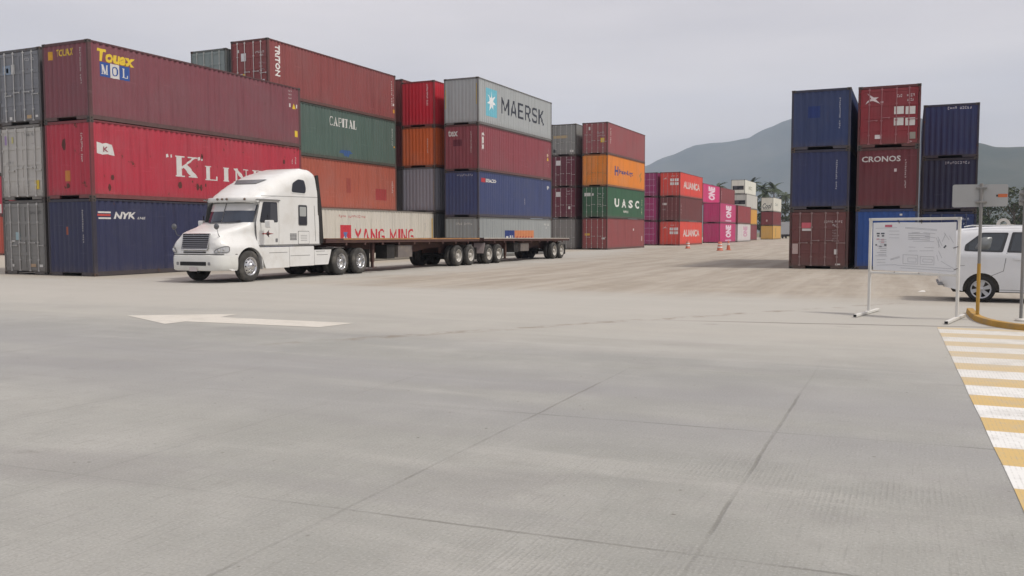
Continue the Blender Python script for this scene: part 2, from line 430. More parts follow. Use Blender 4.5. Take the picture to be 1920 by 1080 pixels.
# ------------------------------------------------------------------ lettering
_tc = {}
def text_mesh(body, bold=0.0, shear=0.0):
    """glyphs of the built-in typeface as a flat mesh scaled into the unit square"""
    k = (body, bold, shear)
    if k in _tc: return _tc[k]
    cu = bpy.data.curves.new('glyphs', 'FONT'); cu.body = body; cu.size = 1; cu.offset = bold; cu.shear = shear
    cu.resolution_u = 2; cu.fill_mode = 'FRONT'
    ob = bpy.data.objects.new('glyphs', cu); COL.objects.link(ob)
    dg = bpy.context.evaluated_depsgraph_get(); ev = ob.evaluated_get(dg); me = ev.to_mesh()
    vs = [(v.co.x, v.co.y) for v in me.vertices]; fs = [tuple(p.vertices) for p in me.polygons]
    ev.to_mesh_clear(); bpy.data.objects.remove(ob); bpy.data.curves.remove(cu)
    x0, x1 = min(v[0] for v in vs), max(v[0] for v in vs); y0, y1 = min(v[1] for v in vs), max(v[1] for v in vs)
    vs = [((x - x0) / (x1 - x0), (y - y0) / (y1 - y0)) for x, y in vs]
    _tc[k] = (vs, fs)
    return _tc[k]

SERIF = {
 'K': [(.20, 0, .20, 1, .19), (.02, .03, .42, .03, .06), (.02, .97, .42, .97, .06), (.28, .40, .84, .96, .075), (.44, .56, .84, .03, .20), (.58, .97, 1, .97, .06), (.60, .03, 1, .03, .06)],
 'L': [(.30, 0, .30, 1, .19), (.08, .97, .55, .97, .06), (.08, .03, .95, .03, .07), (.92, .0, .92, .30, .07)],
 'I': [(.5, 0, .5, 1, .26), (.15, .03, .85, .03, .07), (.15, .97, .85, .97, .07)],
 'N': [(.18, 0, .18, 1, .08), (.84, 0, .84, 1, .08), (.14, .98, .84, .02, .20), (.0, .03, .36, .03, .06), (.0, .97, .3, .97, .06), (.66, .97, 1, .97, .06)],
 'E': [(.26, 0, .26, 1, .19), (.06, .97, .92, .97, .07), (.06, .03, .95, .03, .07), (.3, .52, .7, .52, .07), (.9, .74, .9, 1, .06), (.93, 0, .93, .28, .06), (.69, .4, .69, .64, .06)],
 'C': [(.86, .72, .86, .97, .07), (.86, .86, .66, .97, .08), (.68, .965, .40, .965, .08), (.44, .95, .20, .72, .12), (.19, .76, .19, .26, .18), (.19, .30, .42, .05, .12), (.40, .04, .70, .04, .08), (.66, .03, .92, .20, .08)],
 'A': [(.12, 0, .50, 1, .08), (.50, 1, .86, 0, .19), (.24, .32, .72, .32, .07), (0, .03, .28, .03, .06), (.68, .03, 1, .03, .06)],
 'P': [(.24, 0, .24, 1, .19), (.04, .03, .48, .03, .06), (.04, .97, .66, .97, .07), (.64, .965, .86, .84, .10), (.85, .88, .85, .60, .15), (.86, .64, .64, .49, .10), (.3, .49, .66, .49, .07)],
 'T': [(.5, 0, .5, 1, .20), (.26, .03, .74, .03, .06), (.03, .96, .97, .96, .08), (.06, .70, .06, 1, .06), (.94, .70, .94, 1, .06)],
 'M': [(.14, 0, .14, 1, .07), (.82, 0, .82, 1, .18), (.14, 1, .46, 0, .17), (.46, 0, .80, 1, .07), (0, .03, .3, .03, .06), (.64, .03, 1, .03, .06), (.0, .97, .2, .97, .06), (.78, .97, 1, .97, .06)],
 'O': [(.56, .96, .30, .90, .09), (.34, .93, .17, .68, .14), (.17, .72, .17, .28, .19), (.17, .32, .34, .07, .14), (.30, .10, .56, .04, .09), (.44, .04, .70, .10, .09), (.66, .07, .83, .32, .14), (.83, .28, .83, .72, .19), (.83, .68, .66, .93, .14), (.70, .90, .44, .96, .09)],
 'Y': [(.5, 0, .5, .46, .19), (.08, 1, .5, .42, .18), (.92, 1, .5, .42, .08), (.28, .03, .72, .03, .06), (0, .97, .32, .97, .06), (.68, .97, 1, .97, .06)],
}
SANS = {
 'M': [(.09, 0, .09, 1, .14), (.91, 0, .91, 1, .14), (.10, .97, .50, .22, .13), (.50, .22, .90, .97, .13)],
 'A': [(.08, 0, .47, 1, .15), (.92, 0, .53, 1, .15), (.24, .28, .76, .28, .13)],
 'E': [(.12, 0, .12, 1, .16), (.1, .93, .92, .93, .14), (.1, .5, .84, .5, .13), (.1, .07, .94, .07, .14)],
 'R': [(.12, 0, .12, 1, .16), (.1, .93, .72, .93, .14), (.66, .95, .88, .80, .14), (.86, .86, .86, .60, .15), (.88, .66, .66, .47, .14), (.1, .47, .72, .47, .13), (.48, .47, .86, 0, .16)],
 'S': [(.92, .74, .80, .92, .14), (.84, .93, .26, .93, .14), (.28, .95, .10, .80, .14), (.11, .84, .11, .64, .15), (.10, .66, .26, .53, .14), (.22, .52, .80, .48, .14), (.76, .49, .90, .36, .14), (.89, .38, .89, .20, .15), (.90, .22, .74, .06, .14), (.78, .07, .20, .07, .14), (.22, .08, .08, .26, .14)],
 'K': [(.12, 0, .12, 1, .16), (.16, .40, .86, 1, .16), (.40, .58, .92, 0, .17)],
 'Y': [(.5, 0, .5, .48, .16), (.08, 1, .5, .44, .16), (.92, 1, .5, .44, .16)],
 'N': [(.11, 0, .11, 1, .15), (.89, 0, .89, 1, .15), (.12, .98, .88, .02, .15)],
 'G': [(.90, .78, .72, .93, .14), (.76, .93, .34, .93, .14), (.38, .95, .12, .74, .14), (.12, .78, .12, .22, .16), (.12, .26, .36, .05, .14), (.32, .07, .78, .07, .14), (.74, .05, .92, .24, .13), (.90, .2, .90, .48, .14), (.52, .46, .95, .46, .13)],
 'I': [(.5, 0, .5, 1, .30)],
}
def serif_mesh(word, gap=.16, wid=None, table=None):
    table = table or SERIF
    vs = []; fs = []; lf = []; x = 0
    wid = wid or {}
    for ch in word:
        w = wid.get(ch, .8)
        if ch == ' ': x += .5; continue
        for i, (x0, y0, x1, y1, t) in enumerate(table[ch]):
            d = Vector(((x1 - x0) * w, y1 - y0)); nrm = Vector((-d.y, d.x)).normalized() * t * .5
            a = Vector((x + x0 * w, y0)); b = Vector((x + x1 * w, y1))
            n = len(vs); vs += [tuple(a - nrm), tuple(b - nrm), tuple(b + nrm), tuple(a + nrm)]
            fs.append((n, n + 1, n + 2, n + 3)); lf += [i * .0006] * 4
        x += w + gap
    x -= gap
    return [(a / x, b) for a, b in vs], fs, lf

def rot_unit(vs, r):
    if r == 90: return [(1 - v, u) for u, v in vs]         # reads upwards
    if r == -90: return [(v, 1 - u) for u, v in vs]        # reads downwards
    return vs

# ------------------------------------------------------------------ shipping containers
CW = 2.438
def corr_line(a, b, p, depth):
    """break points (t, inset) of a trapezoid corrugation between a and b"""
    n = max(1, round((b - a) / p)); p = (b - a) / n; L = []
    for i in range(n):
        L += [(a + i * p, 0), (a + (i + .26) * p, 0), (a + (i + .5) * p, depth), (a + (i + .76) * p, depth)]
    L.append((b, 0))
    return L
def corr_at(L, t):
    lo, hi = 0, len(L) - 1
    if t <= L[0][0]: return L[0][1]
    if t >= L[-1][0]: return L[-1][1]
    while hi - lo > 1:
        m = (lo + hi) // 2
        if L[m][0] <= t: lo = m
        else: hi = m
    f = (t - L[lo][0]) / (L[hi][0] - L[lo][0])
    return L[lo][1] * (1 - f) + L[hi][1] * f

SIDE_IN, END_IN = .014, .016
_cm = {}
def cmesh(kind, L, H):
    k = (kind, round(L, 3), round(H, 3))
    if k in _cm: return _cm[k]
    w, l = CW / 2, L / 2
    mb = MB()
    if kind == 'frame':
        for sx in (-1, 1):
            for sy in (-1, 1):
                x0, x1 = sorted((sx * (w - .004), sx * (w - .10))); y0, y1 = sorted((sy * (l - .004), sy * (l - .155)))
                mb.cbox(x0, x1, y0, y1, .118, H - .118, .012)
            x0, x1 = sorted((sx * (w - .006), sx * (w - .066)))
            mb.box(x0, x1, -l + .16, l - .16, H - .075, H - .012)
            x0, x1 = sorted((sx * (w - .004), sx * (w - .05)))
            mb.box(x0, x1, -l + .16, l - .16, .022, .045); mb.box(x0 if sx < 0 else x1 - .012, x0 + .012 if sx < 0 else x1, -l + .16, l - .16, .045, .165)
            mb.box(x0, x1, -l + .16, l - .16, .165, .178)
        for sy in (-1, 1):
            y0, y1 = sorted((sy * (l - .006), sy * (l - .09)))
            mb.box(-w + .10, w - .10, y0, y1, H - .115, H - .012)
            for a, b in ((-w + .10, -.52), (.52, w - .10)): mb.box(a, b, y0, y1, .02, .15)
            mb.box(-.52, .52, y0, y1, .125, .15)
        mb.box(-w + .07, w - .07, -l + .17, l - .17, .12, .16)             # floor pan
    elif kind == 'casting':
        mb.cbox(-.089, .089, -.081, .081, 0, .118, .014)
        mb.box(-.035, .035, -.0825, .0825, .03, .085, 1); mb.box(-.0905, .0905, -.03, .03, .03, .085, 1)
    elif kind == 'side':
        L_ = corr_line(-l + .15, l - .15, .278, .036)
        vs = []
        for t, d in L_: vs += [(w - SIDE_IN - d, t, .172), (w - SIDE_IN - d, t, H - .07)]
        mb.add(vs, [(2 * i, 2 * i + 2, 2 * i + 3, 2 * i + 1) for i in range(len(L_) - 1)])
    elif kind == 'side_smooth':
        mb.box(w - .05, w - .008, -l + .15, l - .15, .17, H - .07)
        for i in range(1, 10): mb.box(w - .009, w - .005, -l + L * i / 10 - .012, -l + L * i / 10 + .012, .18, H - .08)
    elif kind == 'end':
        L_ = corr_line(-w + .095, w - .095, .25, .030)
        vs = []
        for t, d in L_: vs += [(t, -l + END_IN + d, .145), (t, -l + END_IN + d, H - .11)]
        mb.add(vs, [(2 * i, 2 * i + 2, 2 * i + 3, 2 * i + 1) for i in range(len(L_) - 1)])
    elif kind == 'roof':
        n = 36; vs = []
        for i in range(n + 1):
            y = -l + .09 + (L - .18) * i / n
            for x in (-w + .06, w - .06): vs.append((x, y, H - .02 - (.02 if i % 2 else 0)))
        mb.add(vs, [(2 * i, 2 * i + 1, 2 * i + 3, 2 * i + 2) for i in range(n)])
    elif kind == 'door':                                    # one leaf, hinge side at x=0, closing edge at x=1.10
        W = w - .115
        mb.box(0, W, .030, .075, 0, H - .285)
        hs = [0, .055, .30, .335, .57, .605, .83, .865, .985, 1.0]
        hh = H - .285
        for a, b in ((0, .05), (.225, .275), (.455, .505), (.685, .735), (.945, 1.0)): mb.cbox(.0, W, .012, .031, a * hh, b * hh, .006)
        mb.box(0, .05, .0125, .031, 0, hh); mb.box(W - .05, W, .0125, .031, 0, hh)
        for q in (.06, .30, .68, .93): mb.box(-.055, .03, .004, .02, q * hh - .04, q * hh + .04)   # hinges
    elif kind == 'rod':
        mb.tube([(0, 0, -.02), (0, 0, H - .255)], .019, 8)
        for q in (.0, .16, .42, .72, .985): mb.box(-.045, .045, -.012, .03, q * (H - .285) - .025, q * (H - .285) + .03)
    elif kind == 'handle':
        mb.box(0, .34, -.030, -.012, -.012, .016); mb.box(-.02, .02, -.03, .0, -.05, .03); mb.box(.26, .33, -.012, .03, -.03, .03)
    me = mb.mesh(kind, [None, None] if kind == 'casting' else [None])
    bm = bmesh.new(); bm.from_mesh(me); bmesh.ops.recalc_face_normals(bm, faces=bm.faces); bm.to_mesh(me); bm.free()
    _cm[k] = me
    return me
def cpart(name, me, mats, parent, loc=None, rotz=0.0):
    o = link(name, me, parent, loc)
    if rotz: o.rotation_euler = (0, 0, rotz)
    if not isinstance(mats, (list, tuple)): mats = [mats]
    for i, m in enumerate(mats):
        o.material_slots[i].link = 'OBJECT'; o.material_slots[i].material = m
    return o

STEEL = lambda: plain('galvanised_rod', (.36, .355, .34), .5, .4, .2, 5)
BLACK = lambda: plain('black_opening', (.012, .012, .013), .8)
CAST = lambda: plain('corner_casting_steel', (.085, .075, .068), .75, 0, .35, 8, .3, 0, .6, (.11, .05, .028))

class Container:
    def __init__(s, label, x, y, z, H, col, front='end', L=12.192, rust=.35, fade=.3, smooth=False, detail=2, group='shipping containers in the stacks', frame=None, rodcol=None, cat='container', endcol=None):
        """x: world X of the right-hand face, y: world Y of the near end, z: underside"""
        s.x, s.y, s.z, s.H, s.L = x, y, z, H, L
        s.w, s.l = CW / 2, L / 2
        s.cx, s.cy = x - s.w, y + s.l
        s.detail = detail; s.front = front; s.smooth = smooth
        s.t = thing('shipping_container', label, cat, (s.cx, s.cy, z), 0, group)
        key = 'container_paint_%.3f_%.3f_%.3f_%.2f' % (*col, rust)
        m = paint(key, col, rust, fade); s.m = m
        fcol = frame or tuple(.36 * q + .03 * (1.0, .82, .70)[i] for i, q in enumerate(col))
        fm = paint('frame_paint_%.3f_%.3f_%.3f' % fcol, fcol, .75, .2)
        t = s.t
        cpart('frame', cmesh('frame', L, H), fm, t)
        sd = cmesh('side_smooth' if smooth else 'side', L, H)
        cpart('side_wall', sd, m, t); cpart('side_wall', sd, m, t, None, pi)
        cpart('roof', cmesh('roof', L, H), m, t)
        s.sl = corr_line(-s.l + .15, s.l - .15, .278, .036); s.el = corr_line(-s.w + .095, s.w - .095, .25, .030)
        if front == 'end':
            cpart('end_wall', cmesh('end', L, H), m, t)
            s.doors(pi, m, rodcol) if detail > 1 else cpart('end_wall', cmesh('end', L, H), m, t, None, pi)
        elif front == 'doors':
            s.doors(0, m, rodcol); cpart('end_wall', cmesh('end', L, H), m, t, None, pi)
        elif front == 'reefer':
            s.reefer(m); cpart('end_wall', cmesh('end', L, H), m, t, None, pi)
        if detail > 0:
            cm = cmesh('casting', 0, 0)
            for sx in (-1, 1):
                for sy in (-1, 1):
                    for zz in (0, H - .118): cpart('corner_casting', cm, [CAST(), BLACK()], t, (sx * (s.w - .089), sy * (s.l - .081), zz))
    def doors(s, rz, m, rodcol=None):
        W = s.w - .115
        rm = STEEL() if rodcol is None else plain('rod_%.3f_%.3f_%.3f' % rodcol, rodcol, .55, .1, .25, 5)
        dm = cmesh('door', 0, s.H); rod = cmesh('rod', 0, s.H); hd = cmesh('handle', 0, 0)
        for side in (-1, 1):
            # the leaf mesh is drawn hinge-left; the right-hand leaf is the same mesh mirrored by a negative X scale baked into its own copy
            d = link('door', dm if side < 0 else s.mirror(dm, ('door', s.H)), s.t)
            d.material_slots[0].link = 'OBJECT'; d.material_slots[0].material = m
            c, sn = cos(rz), sin(rz)
            def R(x, y): return (x * c - y * sn, x * sn + y * c)
            lx, ly = R(side * (-1) * 0 + side * W if side > 0 else -W, -s.l)
            d.location = (lx, ly, .155); d.rotation_euler = (0, 0, rz)
            for q in (.30, .74):
                o = cpart('locking_rod', rod, rm, d, (W * q * (1 if side < 0 else -1), -.006, 0))
                if s.detail > 1:
                    h = cpart('door_handle', hd, rm, d, (W * q * (1 if side < 0 else -1) + (0 if side < 0 else -.0), -.006, .98 + .1 * (q > .5)))
    _mir = {}
    @classmethod
    def mirror(cls, me, key):
        if key not in cls._mir:
            c = me.copy()
            for v in c.vertices: v.co.x = -v.co.x
            c.flip_normals(); cls._mir[key] = c
        return cls._mir[key]
    def reefer(s, m):
        l, w, H = s.l, s.w, s.H
        mb = MB(); mb.box(-w + .1, w - .1, -l + .03, -l + .2, .15, H - .115)
        mb.box(-w + .14, w - .14, -l + .012, -l + .03, H * .62, H - .16)
        mb.obj('refrigeration_unit', m, s.t)
        mb = MB(); mb.box(-w + .25, w - .22, -l + .004, -l + .029, H * .30, H * .57)
        mb.obj('condenser_opening', BLACK(), s.t)
        mb = MB(); mb.lathe([(0, .0), (0, .33), (.02, .36), (.03, .36)], 'y', (-.45, -l - .006, H * .44), 20); mb.box(.25, .85, -l - .004, -l + .003, H * .34, H * .43)
        mb.obj('fan_grille', plain('dark_grille', (.06, .06, .065), .5, .3), s.t)
    # --- marks: (u0, v0) - (u1, v1) in world metres. side: u = world Y; end: u = world X; v = world Z
    def mark(s, face, name, u0, v0, u1, v1, verts, faces, mat, lifts=None, lift=.003):
        bm = bmesh.new(); lay = bm.verts.layers.float.new('lift')
        bv = []
        off = s.cy if face == 'side' else s.cx
        for i, (a, b) in enumerate(verts):
            v = bm.verts.new((u0 + (u1 - u0) * a - off, 0, v0 + (v1 - v0) * b - s.z)); v[lay] = lifts[i] if lifts else 0
            bv.append(v)
        for f in faces:
            try: bm.faces.new([bv[i] for i in f])
            except ValueError: pass
        corr = None
        if face == 'side' and not s.smooth: corr = s.sl
        elif face == 'end' and s.front == 'end': corr = s.el
        if corr and s.detail > 0:
            lo, hi = u0 - off, u1 - off
            for t, d in corr:
                if lo + .003 < t < hi - .003:
                    bmesh.ops.bisect_plane(bm, geom=bm.verts[:] + bm.edges[:] + bm.faces[:], dist=1e-5, plane_co=(t, 0, 0), plane_no=(1, 0, 0))
        for v in bm.verts:
            u, z = v.co.x, v.co.z; d = corr_at(corr, u) if corr else 0
            if corr and s.detail == 0: d = 0
            if face == 'side': v.co = (s.w - (SIDE_IN if not s.smooth else .006) - d + lift + v[lay], u, z)
            else: v.co = (u, -s.l + ((END_IN + d) if s.front == 'end' else .010) - lift - v[lay], z)
        me = bpy.data.meshes.new(name); bm.to_mesh(me); bm.free(); me.materials.append(mat)
        return link(name, me, s.t)
    def text(s, face, body, u0, v0, u1, v1, col, bold=0.0, shear=0.0, rot=0, name='lettering', lift=.003):
        vs, fs = text_mesh(body, bold, shear)
        return s.mark(face, name, u0, v0, u1, v1, rot_unit(vs, rot), fs, flat(col), None, lift)
    def serif(s, face, body, u0, v0, u1, v1, col, gap=.16, wid=None, lift=.003, table=None):
        vs, fs, lf = serif_mesh(body, gap, wid, table)
        return s.mark(face, 'lettering', u0, v0, u1, v1, vs, fs, flat(col), lf, lift)
    def patch(s, face, u0, v0, u1, v1, col, name='sticker', poly=None, lift=.003):
        poly = poly or [(0, 0), (1, 0), (1, 1), (0, 1)]
        return s.mark(face, name, u0, v0, u1, v1, poly, [tuple(range(len(poly)))], flat(col), None, lift)
    def code(s, face, u, v0, v1, col=(.62, .60, .57), w=.055, n=15, horiz=False, name='identity_code'):
        """a worn row of identity characters too small to read"""
        rnd = random.Random(int(abs(u) * 100 + abs(v1) * 37)); vs = []; fs = []
        for i in range(n):
            if i in (4, n - 1) and rnd.random() < .7: continue
            a0 = i / n + .10 / n; a1 = (i + .80) / n
            cells = [(0, .28, .1, .9), (.72, 1, .1, .9), (.2, .8, .75, 1), (.2, .8, .4, .6), (.2, .8, 0, .25)]
            for c in rnd.sample(cells, 3):
                x0, x1, y0, y1 = c; y0 = a0 + (a1 - a0) * y0; y1 = a0 + (a1 - a0) * y1
                q = [(x0, y0), (x1, y0), (x1, y1), (x0, y1)]
                if horiz: q = [(b, a) for a, b in q]
                n0 = len(vs); vs += q; fs.append((n0, n0 + 1, n0 + 2, n0 + 3))
        if horiz: return s.mark(face, name, v0, u, v1, u + w, vs, fs, flat(col))
        return s.mark(face, name, u - w / 2, v0, u + w / 2, v1, vs, fs, flat(col))

HC, ST = 2.896, 2.591
WHITE = (.62, .61, .58)
K_ = 1.09                      # picture value -> surface albedo under this light
def P(r, g, b, k=1.0): return S(r, g, b, K_ * k)

YEL = (.70, .50, .05); DOT = (.60, .30, .04)
def levels(hs):
    z = [0]
    for h in hs: z.append(z[-1] + h)
    return z

def warn_marks(c, y, z):
    c.patch('side', y, z, y + .22, z + .26, YEL, 'warning_sticker', [(0, 0), (1, 0), (.5, 1)])

def build_front_left():
    G = 'containers in the front left stack'
    x, y = -27.5, 22.92; z = levels([HC] * 3)
    c = Container('long dark blue container under the pink one, behind the white truck', x, y, z[0], HC, P(50, 53, 80), 'end', rust=.3, group=G)
    c.patch('side', 23.15, 2.36, 23.75, 2.42, WHITE, 'logo_stripe'); c.patch('side', 23.18, 2.14, 23.75, 2.20, WHITE, 'logo_stripe')
    c.patch('side', 23.12, 2.25, 23.72, 2.33, (.45, .07, .06), 'logo_stripe')
    c.text('side', 'NYK', 23.86, 2.15, 24.92, 2.42, WHITE, .035, .25); c.text('side', 'LINE', 24.98, 2.15, 25.36, 2.24, WHITE, .01, .2)
    c.code('end', -28.06, 1.25, 2.5); c.patch('end', -28.98, 1.55, -28.86, 1.85, (.33, .10, .06), 'sticker')
    c = Container('long faded pink red container with large white lettering, middle of the front left stack', x, y, z[1], HC, P(168, 54, 68), 'end', rust=.85, fade=.25, group=G)
    c.patch('side', 23.22, 4.52, 23.98, 5.0, WHITE, 'flag_logo', [(0, .12), (.28, .02), (.6, .1), (1, 0), (.86, .86), (.5, .95), (.3, .86), (0, 1)])
    c.text('side', 'K', 23.50, 4.64, 23.70, 4.84, (.25, .05, .07), .03, 0, lift=.005)
    c.serif('side', 'K', 26.95, 3.93, 28.22, 4.78, WHITE)
    for a in (26.52, 26.72, 28.24, 28.42): c.patch('side', a, 4.66, a + .12, 4.82, WHITE, 'lettering', [(.1, 0), (1, .2), (.8, 1), (0, .8)])
    c.serif('side', 'LINE', 28.55, 3.87, 32.35, 4.47, WHITE, .22, {'I': .5, 'N': .95, 'L': .85})
    c.code('side', 34.42, 4.95, 5.32, n=6); c.code('side', 34.68, 4.95, 5.32, n=6)
    c.code('end', -28.0, 4.25, 5.4); c.patch('end', -28.95, 3.55, -28.68, 3.95, (.50, .20, .05), 'warning_sticker')
    rp = (.10, .035, .028)
    for a, b, w_, h in ((-29.05, 4.7, .22, .45), (-28.9, 3.28, .2, .2)): c.patch('end', a, b, a + w_, b + h, rp, 'rust_patch', [(.3, 0), (.8, .1), (1, .5), (.7, 1), (.2, .9), (0, .45)])
    rnd = random.Random(3)
    for i in range(11):
        a = rnd.choice((23.3, 23.5, 27.0, 27.8, 28.2, 29.4, 33.4, 31.2, 25.6)) + rnd.random() * .5; b = 3.15 + rnd.random() * (.5 if i % 3 else 1.9); w_ = .06 + .16 * rnd.random()
        c.patch('side', a, b, a + w_, b + w_ * (1 + rnd.random()), rp, 'rust_patch', [(.3, 0), (.8, .1), (1, .5), (.7, 1), (.2, .9), (0, .45)])
    c = Container('long maroon container with yellow lettering, top of the front left stack', x, y, z[2], HC, P(120, 70, 77), 'end', rust=.2, group=G)
    c.text('side', 'Touax', 23.33, 7.98, 25.05, 8.44, YEL, .045, .12)
    B_ = (.035, .09, .30)
    for i, ch in enumerate('MOL'):
        a = 23.45 + i * .45
        c.patch('side', a, 7.43, a + .44, 7.96, WHITE if i == 1 else B_, 'logo_panel')
        c.serif('side', ch, a + .07, 7.52, a + .37, 7.87, B_ if i == 1 else WHITE, lift=.006)
    c.text('end', 'TOUAX', -29.2, 8.17, -28.28, 8.43, YEL, .02, .12); c.patch('end', -29.66, 8.07, -29.4, 8.38, (.62, .33, .04), 'warning_sticker')
    c.code('end', -27.95, 7.1, 8.45)
    for k, (a, b) in enumerate(((34.2, 8.42), (34.2, 8.25), (34.2, 8.08))): c.code('side', b, a, a + .32, n=5, horiz=True)
    warn_marks(c, 34.52, 7.62); c.patch('side', 34.3, 7.68, 34.38, 7.86, WHITE); c.patch('side', 34.82, 7.68, 34.9, 7.86, WHITE)
    c.patch('side', 34.66, 6.28, 34.9, 6.58, YEL, 'warning_sticker')
    # second row, door ends towards the camera
    x, y = -30.28, 23.08; rod = (.42, .41, .39)
    G2 = 'grey containers at the left edge'
    c = Container('dull mid grey container with doors facing us, bottom of the left edge stack', x, y, z[0], HC, P(122, 121, 118), 'doors', rust=.35, group=G2, rodcol=rod)
    c.patch('end', -32.0, 1.35, -31.75, 1.65, (.30, .42, .45), 'label'); c.patch('end', -32.25, 1.28, -32.05, 1.33, WHITE, 'label')
    c.code('end', 2.35, -31.15, -30.5, (.12, .12, .12), .12, 9, True); c.patch('end', -31.2, .3, -30.9, .42, (.42, .30, .20), 'label'); c.patch('end', -30.7, .3, -30.5, .4, WHITE, 'label'); c.patch('end', -32.3, .3, -32.15, .4, WHITE, 'label')
    c = Container('pale grey container with doors facing us, middle of the left edge stack', x, y, z[1], HC, P(172, 169, 163), 'doors', rust=.3, group=G2, rodcol=(.5, .49, .46))
    c.patch('end', -32.45, 5.05, -32.28, 5.4, (.30, .22, .38), 'label'); c.patch('end', -32.05, 5.1, -31.95, 5.35, (.48, .45, .2), 'label'); c.patch('end', -30.8, 3.3, -30.55, 3.65, (.62, .45, .06), 'warning_sticker')
    c.code('end', 5.35, -31.3, -30.6, (.2, .2, .2), .12, 9, True); c.code('end', 4.3, -32.4, -31.9, (.2, .2, .2), .1, 7, True)
    c = Container('slate grey container with doors facing us, top of the left edge stack', x, y, z[2], HC, P(118, 120, 124), 'doors', rust=.3, group=G2, rodcol=(.45, .45, .44))
    c.patch('end', -32.4, 7.75, -31.95, 8.1, (.22, .28, .36), 'label'); c.patch('end', -32.2, 7.82, -32.08, 8.0, WHITE, 'label'); c.patch('end', -31.92, 7.75, -31.72, 8.12, (.5, .5, .48), 'label')
    c.patch('end', -31.1, 6.02, -30.85, 6.15, (.45, .32, .18), 'label'); c.patch('end', -30.62, 6.05, -30.48, 6.13, WHITE, 'label'); c.patch('end', -32.1, 6.0, -31.95, 6.12, WHITE, 'label')
    c.code('end', 8.2, -31.15, -30.5, (.5, .5, .5), .12, 9, True)
build_front_left()

